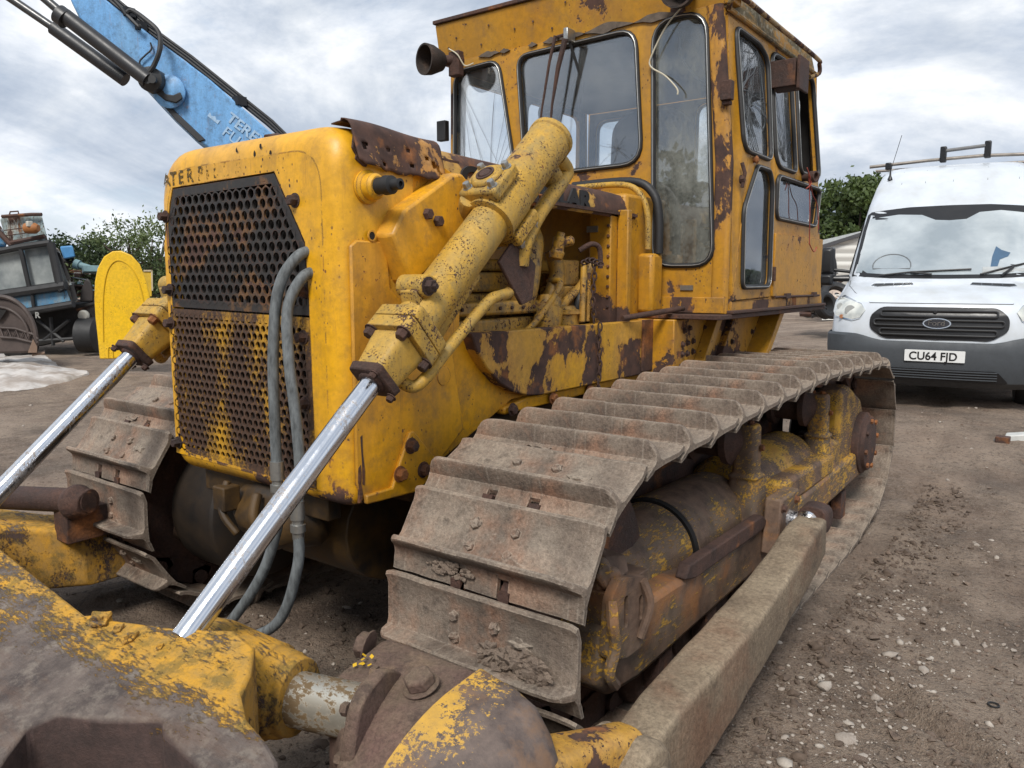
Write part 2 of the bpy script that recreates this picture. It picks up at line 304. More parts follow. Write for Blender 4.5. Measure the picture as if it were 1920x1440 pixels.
        o = bpy.data.objects.new(name, me); COL.objects.link(o)
        if parent: o.parent = parent; OFF[o.name] = tuple(off)
        else: o.location = off; OFF[o.name] = tuple(off)
        if bevel:
            b = o.modifiers.new('bevel', 'BEVEL'); b.width = bevel; b.segments = seg; b.limit_method = 'ANGLE'; b.angle_limit = R(35)
        return o
OFF = {}
def tag(o, label=None, cat=None, group=None, kind=None):
    if label: o['label'] = label
    if cat: o['category'] = cat
    if group: o['group'] = group
    if kind: o['kind'] = kind
    return o
def thing(name, loc, label, cat, group=None):
    o = bpy.data.objects.new(name, None); COL.objects.link(o); o.location = loc; o.empty_display_size = .2; OFF[o.name] = tuple(loc); return tag(o, label, cat, group)
def fillet(pts, r, n=5):
    out = []; N = len(pts); rs = r if isinstance(r, (list, tuple)) else [r] * N
    for i in range(N):
        a, b, c = Vector(pts[i - 1]), Vector(pts[i]), Vector(pts[(i + 1) % N]); ra = min(rs[i], (a - b).length * .48, (c - b).length * .48)
        p = b + (a - b).normalized() * ra; q = b + (c - b).normalized() * ra
        for k in range(n + 1):
            t = k / n; out.append(tuple(p * (1 - t) ** 2 + b * 2 * t * (1 - t) + q * t * t))
    return out
def text(s, size, o, xd, yd, ext=.002, bold=0., sx=1.):
    cu = bpy.data.curves.new('t', 'FONT'); cu.body = s; cu.size = size; cu.extrude = ext; cu.offset = bold
    ob = bpy.data.objects.new('t', cu); COL.objects.link(ob); bpy.context.view_layer.update()
    me = bpy.data.meshes.new_from_object(ob.evaluated_get(bpy.context.evaluated_depsgraph_get()))
    xd = Vector(xd).normalized(); yd = Vector(yd).normalized(); zd = xd.cross(yd); o = Vector(o)
    m = MB(); m.add([o + xd * v.co.x * sx + yd * v.co.y + zd * v.co.z for v in me.vertices], [tuple(p.vertices) for p in me.polygons])
    bpy.data.objects.remove(ob); bpy.data.curves.remove(cu); bpy.data.meshes.remove(me); return m
# ================================================================== BULLDOZER
XC = -2.36
doz = thing('bulldozer', (XC, 3.4, 0), 'rusty yellow crawler bulldozer with glazed cab and perforated grille, standing in the mud', 'bulldozer')
def mirx(p): return (2 * XC - p[0], p[1], p[2])
# ---- radiator guard: rounded shell with an opening for the grille
gx0, gx1, gz0, gz1 = -2.855, -1.835, .80, 2.0
def gsec(y, ins):
    return [(x, y, z) for x, z in fillet([(gx0 + ins, gz0 + ins), (gx1 - ins, gz0 + ins * .6), (gx1 - ins, gz1 - ins), (gx0 + ins, gz1 - ins)], [.09, .05, .13, .19], 8)]
b = MB(); rr = .075; secs = []
for k in range(7):
    t = k / 6 * PI / 2; secs.append(gsec(1.6 + rr * (1 - math.sin(t)), rr * (1 - math.cos(t))) if False else gsec(1.6 + rr * (1 - math.cos(PI / 2 - t)), rr * (1 - math.sin(PI / 2 - t))))
secs = secs[::-1]        # from face (inset) outward
secs = [gsec(1.6 + rr * (1 - math.cos(t)), rr * (1 - math.sin(t))) for t in [PI / 2 * k / 6 for k in range(7)]]
secs += [gsec(y, -.004 if y > 1.7 else 0) for y in (1.72, 1.92)]
b.loft(secs, cap=False)
b.loft([[(x, 1.92, z) for x, y, z in secs[-1]], [(XC + (x - XC) * .93, 1.92, 1.4 + (z - 1.4) * .93) for x, y, z in secs[-1]]], cap=False)
GR = [(-2.81, .862), (-1.978, .845), (-1.985, 1.47), (-1.994, 1.645), (-2.135, 1.872), (-2.735, 1.862), (-2.812, 1.66)]
outer = [(p[0], p[2]) for p in secs[0]]
b.plate(outer, [GR[::-1]], lambda a, c, d: Vector((a, 1.6 + d, c)), .05)
guard = b.build('radiator_guard', M['front'], doz)
m = MT('worn_black_lettering'); a_ = m.noise(60, 5, .7); sp_ = m.nt.nodes.new('ShaderNodeSeparateXYZ'); lk(m.nt, m.tc, sp_.inputs[0]); wear = m.rng(sp_.outputs[0], -.34, .12, .0, .20)
m.set(Base_Color=(.10, .065, .02), Roughness=.8, Alpha=m.math('MULTIPLY', m.rng(m.math('SUBTRACT', a_, wear), .40, .50), m.rng(sp_.outputs[0], -.25, .15, .85, .45))); M['worntext'] = m.m
for c_, x_, z_ in zip(' ATERPILLAR', (-2.826, -2.79, -2.743, -2.690, -2.635, -2.565, -2.515, -2.47, -2.41, -2.345, -2.27), (1.869, 1.870, 1.871, 1.872, 1.874, 1.876, 1.877, 1.878, 1.879, 1.880, 1.881)):
    if c_ == ' ': continue
    dx = max(0, -2.785 - x_); yy = 1.5992 + (.002 if x_ < -2.82 else .0 if x_ < -2.77 else 0)
    t = text(c_, .066, (x_, yy, z_), (1, 0, 0), (0, 0, 1), .0006, .0020, 1.0 if c_ != 'I' else 1.3); t.build('worn_letter', M['worntext'], guard)
b = MB()
for x, z, r_, s_ in ((-2.33, 1.955, .006, 1), (-2.20, 1.958, .007, 2), (-2.235, 1.935, .008, 3), (-2.15, 1.932, .006, 4)): b.blob((x, 1.6, z), r_, s_, 1, .5, (1, .12, 1.3))
b.build('paint_chip', M['dark'], guard)
b = MB()          # filler neck bulge and the bits standing on the top
b.blob((-2.30, 1.74, 2.005), .035, 3, 2, .3, (1.4, 1, .6)); b.blob((-2.18, 1.76, 2.003), .018, 5, 2, .3, (1.6, 1, .6)); b.tube([(-2.36, 1.72, 2.004), (-2.05, 1.73, 2.006)], .006)
b.build('radiator_cap', M['rust'], guard)
b = MB(); b.lathe((-1.835, 1.715, 1.812), (1, 0, 0), [(0, .052), (.012, .052), (.02, .042), (.045, .040), (.055, .03)], 24)
nz = b.build('nozzle_boss', M['front'], guard)
b = MB(); b.lathe((-1.782, 1.715, 1.812), (1, 0, 0), [(0, .026), (.03, .026), (.034, .03), (.06, .028), (.065, .017), (.095, .017), (.097, .009), (.088, .009)], 20)
b.build('nozzle', M['black'], nz)
# ---- grilles: hexagonal lattice of round holes
def lattice(b, poly, pitch, r, y, x0, z0, th=.008):
    def inside(x, z):
        c = False; n = len(poly)
        for i in range(n):
            (x1, z1), (x2, z2) = poly[i], poly[(i + 1) % n]
            if (z1 > z) != (z2 > z) and x < (x2 - x1) * (z - z1) / (z2 - z1) + x1: c = not c
        return c
    h = pitch * math.sqrt(3) / 2; row = 0; z = z0; HR = pitch / math.sqrt(3)
    while z < 2.0:
        x = x0 + (row % 2) * pitch / 2
        while x < -1.9:
            if all(inside(x + dx * pitch * .56, z + dz * pitch * .56) for dx, dz in ((1, 0), (-1, 0), (0, 1), (0, -1), (.7, .7), (-.7, .7), (.7, -.7), (-.7, -.7))):
                vs = []; fs = []
                for k in range(12):
                    a = PI / 6 * k + PI / 6; hexr = HR * math.cos(PI / 6) / math.cos(((a - PI / 6) % (PI / 3)) - PI / 6) if False else None
                    aa = (a % (PI / 3)); hexr = (pitch / 2) / math.cos(((a + PI / 6) % (PI / 3)) - PI / 6)
                    ca, sa = math.cos(a), math.sin(a)
                    vs += [(x + ca * hexr, y, z + sa * hexr), (x + ca * r, y, z + sa * r), (x + ca * r, y + th, z + sa * r)]
                for k in range(12):
                    j = (k + 1) % 12; fs += [(3 * k, 3 * k + 1, 3 * j + 1, 3 * j), (3 * k + 1, 3 * k + 2, 3 * j + 2, 3 * j + 1)]
                b.add(vs, fs)
            x += pitch
        z += h; row += 1
def rim(b, poly, ins, y, th=.006):
    c = Vector((sum(p[0] for p in poly) / len(poly), sum(p[1] for p in poly) / len(poly))); inner = []; n = len(poly)
    for i in range(n):
        p, q, r_ = Vector(poly[i - 1]), Vector(poly[i]), Vector(poly[(i + 1) % n]); e1 = (q - p).normalized(); e2 = (r_ - q).normalized()
        n1 = Vector((-e1.y, e1.x)); n2 = Vector((-e2.y, e2.x)); bi = (n1 + n2); bi = bi / max(.3, bi.dot(n1)); inner.append(tuple(q + bi * ins))
    b.plate(poly, [inner[::-1]], lambda a, c_, d: Vector((a, y + d, c_)), th)
up = [(-2.806, 1.428), (-1.986, 1.415), (-1.990, 1.47), (-1.999, 1.64), (-2.138, 1.866), (-2.732, 1.857), (-2.807, 1.655)]
lo = [(-2.806, .868), (-1.983, .851), (-1.986, 1.408), (-2.806, 1.421)]
b = MB(); rim(b, up, .030, 1.6012); lattice(b, [(x, z) for x, z in up], .0405, .0158, 1.600, -2.79, 1.46)
gu = b.build('grille_panel', M['grille'], doz); tag(gu, 'upper perforated grille panel, mostly black')
b = MB(); rim(b, lo, .028, 1.6012); lattice(b, lo, .0318, .0122, 1.600, -2.785, .895)
gl_ = b.build('grille_panel', M['grille2'], doz); tag(gl_, 'lower perforated grille panel, yellow and black')
for par, pts in ((gu, [(-2.79, 1.76), (-2.79, 1.49), (-2.035, 1.775), (-2.008, 1.49)]), (gl_, [(-2.795, 1.365), (-2.018, 1.345), (-2.79, .905), (-2.02, 1.13)])):
    for x, z in pts:
        b = MB(); b.bolt((x, 1.6, z), (0, -1, 0), .0175, .024); b.build('bolt', M['rust'], par)
b = MB(); b.bx(-2.83, -1.95, 1.66, 1.80, .84, 1.92)
for i in range(40): b.bx(-2.8 + i * .0205, -2.795 + i * .0205, 1.645, 1.661, .86, 1.9)
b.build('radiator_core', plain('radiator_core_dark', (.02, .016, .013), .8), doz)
b = MB(); b.bx(-2.86, -1.978, 1.62, 1.66, .803, .84); 
# ---- hull: side plates, floor, rear frame
b = MB()
b.px([(1.90, .84), (2.0, .86), (2.48, 1.05), (3.6, 1.05), (3.6, 1.30), (2.16, 1.33), (2.19, 1.88), (1.90, 1.98)], -1.84, -1.865)
b.build('side_plate', M['hull'], doz, .004); b = MB()
b.px([(1.90, .84), (2.0, .86), (2.48, 1.05), (3.6, 1.05), (3.6, 1.30), (2.16, 1.33), (2.19, 1.88), (1.90, 1.98)], -2.88, -2.855)
b.build('side_plate', M['hull'], doz, .004)
b = MB(); b.px([(1.634, .88), (1.634, 1.63), (1.66, 1.648), (1.785, 1.648), (1.80, 1.50), (2.1, 1.30), (2.16, .98), (1.99, .86), (1.9, .82), (1.66, .83)], -1.836, -1.822)
ov = b.build('overlay_plate', M['hull'], doz, .006)
b = MB(); b.px([(1.66, .845), (1.775, .845), (1.80, .90), (1.862, 1.02), (1.88, 1.02), (1.995, .90), (1.99, .85), (1.885, .805), (1.66, .815)], -1.824, -1.806)
bp = b.build('bracket_plate', M['hull'], doz, .005)
for y, z in ((1.863, .972), (1.808, .885), (1.921, .878)):
    b = MB(); b.bolt((-1.806, y, z), (1, 0, 0), .021, .022); b.build('bolt', M['rusto'], bp)
b = MB(); b.lathe((-1.805, 1.972, .873), (1, 0, 0), [(0, .012), (.001, .012)], 16); b.build('bolt_hole', M['dark'], bp)
b = MB(); b.lathe((-1.823, 1.722, 1.664), (1, 0, 0), [(0, .018), (.003, .018), (.003, .0125), (-.002, .0125)], 20, False); b.build('drain_ring', M['hull'], ov)
b = MB(); b.lathe((-1.8222, 1.722, 1.664), (1, 0, 0), [(0, .0125), (.0012, .0125)], 20); b.build('drain_hole', M['dark'], ov)
b = MB(); b.lathe((-1.823, 2.05, 1.19), (1, 0, 0), [(0, .035), (.004, .034), (.0045, .03)], 24); b.build('access_cover', M['hull'], ov)
b = MB(); b.px([(1.668, 1.960), (1.662, 1.925), (1.676, 1.905), (1.672, 1.893), (1.70, 1.874), (1.735, 1.868), (1.80, 1.872), (1.86, 1.863), (1.93, 1.868), (1.93, 1.97), (1.70, 1.972)], -1.84, -1.8315); b.build('bare_rusty_patch', M['rust'], guard, .001)
for pts in ([(1.640, .935), (1.650, .945), (1.653, .91), (1.650, .885), (1.656, .85), (1.650, .825), (1.640, .822), (1.643, .86), (1.638, .89)], [(1.652, 1.035), (1.660, 1.04), (1.661, .98), (1.668, .92), (1.664, .875), (1.656, .88), (1.656, .95)], [(1.90, .985), (1.935, .955), (1.99, .905), (1.985, .898), (1.93, .940), (1.895, .972)]):
    b = MB(); b.px(pts, -1.83, -1.8208); b.build('rust_run', M['rust'], ov)
# long rail with the peeling paint
b = MB(); b.px([(2.17, 1.335), (2.20, 1.27), (2.26, 1.20), (2.34, 1.135), (2.43, 1.09), (2.52, 1.066), (2.62, 1.056), (3.55, 1.055), (3.56, 1.325)], -1.845, -1.79)
rl = b.build('frame_rail', M['rail'], doz, .006)
b = MB(); b.px([(3.50, 1.07), (3.62, 1.07), (3.62, 1.33), (3.50, 1.33)], -1.79, -1.775); b.build('rail_end_strap', M['rust'], rl, .003)
b = MB(); b.px([(2.40, 1.0), (3.6, 1.02), (3.6, 1.053), (2.55, 1.053), (2.40, 1.03)], -1.86, -1.815); b.build('lower_flange', M['hull'], doz, .008)
b = MB()
for i, (y, z) in enumerate(((2.43, 1.02), (2.72, 1.03), (3.02, 1.03))): b.bolt((-1.80, y, z), (1, 0, 0), .02, .016)
b.build('flange_bolts', M['rusto'], rl)
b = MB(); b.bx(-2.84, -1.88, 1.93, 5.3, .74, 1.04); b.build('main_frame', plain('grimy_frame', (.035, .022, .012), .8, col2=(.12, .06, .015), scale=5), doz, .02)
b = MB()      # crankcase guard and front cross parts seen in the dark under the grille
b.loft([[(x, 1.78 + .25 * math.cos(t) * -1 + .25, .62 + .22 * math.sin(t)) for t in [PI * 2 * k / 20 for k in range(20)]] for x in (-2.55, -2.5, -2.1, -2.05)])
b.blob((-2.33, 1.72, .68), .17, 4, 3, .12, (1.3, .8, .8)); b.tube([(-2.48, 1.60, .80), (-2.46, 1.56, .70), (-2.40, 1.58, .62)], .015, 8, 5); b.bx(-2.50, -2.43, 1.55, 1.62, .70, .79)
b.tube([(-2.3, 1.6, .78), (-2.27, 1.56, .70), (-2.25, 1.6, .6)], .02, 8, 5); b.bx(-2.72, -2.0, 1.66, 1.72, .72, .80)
b.build('crankcase_guard', plain('greasy_shaded_yellow', (.012, .009, .007), .6, col2=(.085, .042, .006), scale=9), doz, .008)  # colour darkened to paint in the shade below the hull
b = MB(); b.lathe((-3.15, 2.05, .52), (1, 0, 0), [(0, .30), (.3, .30), (.32, .26), (.34, .1)], 32); b.build('pivot_housing', plain('shade_black', (.010, .008, .007), .6, col2=(.028, .016, .007), scale=6), doz, .01)  # near-black colour stands in for the shade under the hull
# lower cab body between the tracks
b = MB(); b.px([(3.6, 1.04), (4.8, 1.02), (4.98, 1.33), (3.6, 1.33)], -3.07, -1.66)
lb = b.build('rear_body', M['cab'], doz, .006)
b = MB(); b.px([(4.02, 1.33), (3.80, 1.05), (3.86, 1.05), (4.10, 1.33)], -1.66, -1.60); b.px([(4.75, 1.33), (4.48, 1.05), (4.54, 1.05), (4.83, 1.33)], -1.66, -1.50); b.px([(4.30, 1.31), (4.10, 1.06), (4.48, 1.06), (4.75, 1.31)], -1.66, -1.62); b.build('fender_gusset', M['cab'], lb, .004)
for y, z in ((3.72, 1.27), (3.78, 1.28), (3.70, 1.20), (3.76, 1.205), (3.83, 1.21), (3.70, 1.15), (3.76, 1.15), (3.83, 1.155), (3.98, 1.27), (4.03, 1.23), (3.93, 1.16), (3.72, 1.085), (3.68, 1.085), (4.28, 1.18), (4.60, 1.22)):
    b = MB(); b.bolt((-1.66 if y < 4.1 else -1.62, y, z), (1, 0, 0), .013, .012); b.build('bolt', M['rust'], lb)
# ---- hood
b = MB()
def hsec(y, top, hw=.50, side=.13, r=.10, off=0.):
    p = [(XC - hw - off, y, top - side), (XC - hw - off, y, top - r), (XC - hw + r * .12, y, top - r * .5 + off), (XC - hw + r * .35, y, top - r * .2 + off), (XC - hw + r, y, top + off), (XC, y, top + .035 + off)]
    return p + [(2 * XC - x, yy, z) for x, yy, z in p[-2::-1]]
def hoodshell(b, ys, th=.006, **k):
    o = [hsec(y, t_, **k) for y, t_ in ys]; i = [[(XC + (x - XC) * .985, y, z - th) for x, y, z in s] for s in o]
    b.loft([s + q[::-1] for s, q in zip(o, i)], True)
hoodshell(b, [(1.93, 1.965), (2.5, 1.965), (3.2, 1.962), (3.54, 1.955)])
hood = b.build('hood', M['hood'], doz, ang=50)
b = MB(); hoodshell(b, [(2.02, 1.985), (2.10, 1.985), (2.55, 1.975), (2.72, 1.97)], .005, off=.014, side=.10); b.build('hood_panel', M['hood'], hood, ang=50)
# torn front skin, curled up
b = MB(); vs = []; nx, ny = 44, 26
for j in range(ny + 1):
    for i in range(nx + 1):
        u = i / nx; v = j / ny; y = 1.660 + .40 * u
        rag = 1 - .16 * max(0, .22 - u) / .22 + .10 * noise.noise(Vector((u * 7, 0, 0))) + .05 * noise.noise(Vector((u * 23, 2, 0)))
        if v < .5: a = v / .5; x = -1.925 + .045 * a; z = 2.006 + .006 * a - .002 * a ** 3 + .004 * math.sin(u * 6)
        elif v < .68: a = (v - .5) / .18 * PI / 2; x = -1.88 + .050 * math.sin(a); z = 2.018 - .045 * (1 - math.cos(a)) + .004 * math.sin(u * 6)
        else: a = (v - .68) / .32; x = -1.830 + .020 * a + .012 * a * math.sin(u * 8 + 1); z = 1.973 - .100 * a * rag
        vs.append((x, y, z - .012 * u))
hc = [(.10, .80, .030), (.36, .80, .022), (.60, .75, .024), (.62, .90, .020), (.80, .78, .022), (.86, .84, .026), (.91, .89, .026), (.93, .96, .022), (.30, .93, .02)]
def hole(i, j):
    u, v = (i + .5) / nx, (j + .5) / ny; return any(((u - a) ** 2 + ((v - c) * .8) ** 2) < r * r for a, c, r in hc)
b.add(vs, [(j * (nx + 1) + i, j * (nx + 1) + i + 1, (j + 1) * (nx + 1) + i + 1, (j + 1) * (nx + 1) + i) for j in range(ny) for i in range(nx) if not hole(i, j)])
tp = b.build('torn_hood_skin', M['skin'], hood); s_ = tp.modifiers.new('solid', 'SOLIDIFY'); s_.thickness = .004; tag(tp, 'torn and curled dark rusty front edge of the hood skin')
b = MB(); b.lathe((-1.90, 1.74, 1.995), (.3, 0, 1), [(0, .014), (.006, .014), (.008, .006)], 14); b.build('hood_fastener', M['rusto'], hood)
b = MB(); b.px([(1.64, 1.86), (1.66, 1.965), (2.2, 1.95), (2.2, 1.86), (1.9, 1.87)], -1.90, -1.87); b.build('hood_ledge', M['rust'], hood)
t = text('CATERPILLAR', .104, (-1.853, 2.19, 1.862), (0, 1, -.02), (0, .02, 1), .005, .0055, 1.42); t.build('raised_lettering', M['black'], hood)
b = MB(); b.px([(2.19, 1.845), (3.54, 1.835), (3.54, 1.85), (2.19, 1.86)], -1.90, -1.845); b.build('hood_side_lip', M['rust'], hood)
# ---- engine bay
b = MB(); b.bx(-2.84, -1.90, 3.40, 3.44, 1.06, 1.93); b.bx(-1.98, -1.86, 3.30, 3.42, 1.30, 1.85); b.bx(-1.86, -1.80, 3.36, 3.40, 1.30, 1.86)
bk = b.build('bulkhead', M['cab'], doz, .006)
for i in range(9):
    b = MB(); b.bolt((-1.872, 3.298, 1.40 + i * .048), (0, -1, 0), .008, .006, False); b.build('rivet', M['rusto'], bk)
b = MB(); b.bx(-1.99, -1.93, 3.293, 3.299, 1.755, 1.785); b.build('maker_plate', M['steel'], bk)
eng = MB(); eng.bx(-2.62, -2.12, 2.1, 3.35, 1.05, 1.47); eng.bx(-2.58, -2.10, 2.15, 3.3, 1.475, 1.56); eng.bx(-2.55, -2.15, 2.25, 3.25, 1.565, 1.62)
for i in range(4): eng.bx(-2.105, -2.08, 2.28 + i * .26, 2.46 + i * .26, 1.20, 1.40)
eg = eng.build('engine', M['engine'], doz, .012)
def pp(pts, r, n='engine_pipe', mat='engine', par=eg, sm=5):
    q = MB(); q.tube(pts, r, 12, sm); return q.build(n, M[mat], par)
b = MB(); b.bx(-2.09, -1.93, 2.15, 2.95, 1.385, 1.44); b.bx(-2.02, -1.95, 2.2, 2.9, 1.20, 1.37); b.px([(2.2, 1.20), (2.95, 1.22), (3.05, 1.06), (2.2, 1.06)], -2.1, -1.92); b.build('side_gallery', M['engine'], eg, .012)
for i in range(10):
    b = MB(); b.bolt((-1.93, 2.2 + i * .08, 1.413), (1, 0, 0), .008, .008, False); b.build('bolt', M['rust'], eg)
pp([(-1.94, 2.62, 1.27), (-1.90, 2.72, 1.34), (-1.88, 2.86, 1.47), (-1.90, 2.92, 1.52), (-2.0, 2.98, 1.52)], .014)
pp([(-1.99, 2.75, 1.40), (-1.97, 2.76, 1.50), (-1.98, 2.80, 1.62), (-2.02, 2.86, 1.72), (-2.1, 2.84, 1.76)], .055)
pp([(-1.99, 2.93, 1.36), (-1.97, 2.96, 1.46), (-1.98, 3.02, 1.56), (-2.0, 3.0, 1.66)], .038)
pp([(-1.93, 3.1, 1.34), (-1.92, 3.12, 1.44), (-1.93, 3.2, 1.52)], .022, 'coolant_hose', 'black'); pp([(-1.95, 2.98, 1.34), (-1.94, 3.02, 1.42), (-1.94, 3.16, 1.50), (-1.93, 3.24, 1.60)], .020)
pp([(-1.90, 3.08, 1.66), (-1.86, 3.12, 1.69), (-1.84, 3.16, 1.67), (-1.84, 3.17, 1.58)], .012, 'hose', 'rust')
b = MB(); b.lathe((-1.90, 2.80, 1.27), (-.10, .35, .9), [(0, .045), (.03, .062), (.14, .066), (.15, .055), (.19, .055), (.20, .02)], 24); b.build('fuel_filter', M['engine'], eg)
b = MB(); b.loft([fillet_ for fillet_ in [[(-1.93 + r_ * math.cos(a), 3.0 + r_ * math.sin(a), z) for a in [2 * PI * k / 20 for k in range(20)]] for z, r_ in ((1.30, .07), (1.37, .07), (1.375, .085), (1.39, .085), (1.395, .06), (1.41, .05))]]); b.build('oil_filler', M['engine'], eg)
b = MB(); b.lathe((-1.93, 2.93, 1.62), (.1, .2, 1), [(0, .03), (.03, .036), (.04, .028), (.09, .030), (.10, .022), (.12, .02)], 16); b.lathe((-1.92, 2.96, 1.69), (.8, .3, .2), [(0, .022), (.05, .022), (.06, .012)], 12); b.build('valve_body', M['engine'], eg, .003)
b = MB(); b.bx(-2.08, -1.96, 3.02, 3.26, 1.32, 1.50); b.bx(-2.04, -1.97, 3.06, 3.2, 1.5, 1.62); b.lathe((-1.96, 3.22, 1.40), (.2, -.5, .8), [(0, .05), (.1, .05), (.11, .035)], 18); b.build('fuel_pump', M['engine'], eg, .01)
b = MB(); b.tube([(-1.845, 3.02, 1.34), (-1.845, 3.03, 1.57), (-1.85, 3.04, 1.60)], .014, 10); b.tube([(-1.84, 3.065, 1.34), (-1.84, 3.07, 1.56)], .008, 8); b.build('grab_post', M['engine'], doz)
# hanging chain
ch = MB(); P0 = Vector((-1.81, 3.075, 1.60)); n = 22
for i in range(n):
    z = 1.60 - i * .0285; c = Vector((-1.815 + (.035 if z < 1.33 else .0), 3.07 + .006 * math.sin(i * .9), z)); a = i % 2 * PI / 2 + .3
    u = Vector((math.cos(a), math.sin(a), 0)); ch.ring([c + u * (.0095 * math.cos(t)) + Vector((0, 0, .0205 * math.sin(t))) for t in [2 * PI * k / 14 for k in range(14)]], .0038, 6)
for i in range(5): 
    c = Vector((-1.84 + i * .012, 3.03 + i * .014, 1.605 + .01 * math.sin(i))); ch.ring([c + Vector((.006 * math.cos(t), .018 * math.cos(t), .010 * math.sin(t))) for t in [2 * PI * k / 12 for k in range(12)]], .004, 6)
ch.build('chain', M['rust'], doz)
# blade tie bar in front of the cab foot
b = MB(); b.cyl((-1.79, 3.30, 1.345), (-1.66, 3.70, 1.385), .014); b.build('step_bar', M['rust'], doz)
# hood rear arch (rubber seal and painted hoop against the cab)
b = MB(); b.tube([(-2.30, 3.66, 2.03), (-1.95, 3.66, 2.03), (-1.83, 3.66, 1.97), (-1.79, 3.66, 1.86), (-1.785, 3.66, 1.66)], .022, 10, 5); b.build('hood_seal', M['black'], doz)
b = MB(); b.tube([(-2.25, 3.62, 2.015), (-1.97, 3.62, 2.01), (-1.87, 3.62, 1.95), (-1.83, 3.62, 1.84), (-1.825, 3.62, 1.68)], .016, 10, 5); b.build('grab_hoop', M['cyl'], doz)
b = MB(); b.bx(-1.87, -1.775, 3.58, 3.70, 1.36, 1.66); b.build('cowl_panel', M['cab'], doz, .02)
b = MB(); b.bx(-2.75, -1.86, 3.45, 3.76, 1.3, 1.95); b.build('cowl', M['cab'], doz, .02)
# ---- cylinder support box on the hull side + two bolts
SUP = [(1.745, 1.665), (1.80, 1.745), (2.045, 1.885), (2.10, 1.895), (2.15, 1.86), (2.14, 1.72), (1.86, 1.515), (1.82, 1.52)]
for sgn in (1, -1):
    X = lambda x: x if sgn > 0 else 2 * XC - x
    b = MB(); b.loft([[(X(-1.84), XY[0], XY[1]) for XY in SUP], [(X(-1.80), XY[0], XY[1]) for XY in SUP], [(X(-1.762), 1.96 + (XY[0] - 1.96) * .95, 1.71 + (XY[1] - 1.71) * .95) for XY in SUP]])
    cs = b.build('cylinder_support', M['hull'] if sgn > 0 else M['cyl'], doz, .008)
    for y, z in ((1.925, 1.755), (1.975, 1.735)):
        b = MB(); b.bolt((X(-1.768), y - .015, z - .015), (sgn, 0, 0), .019, .022); b.build('bolt', M['rust'], cs)
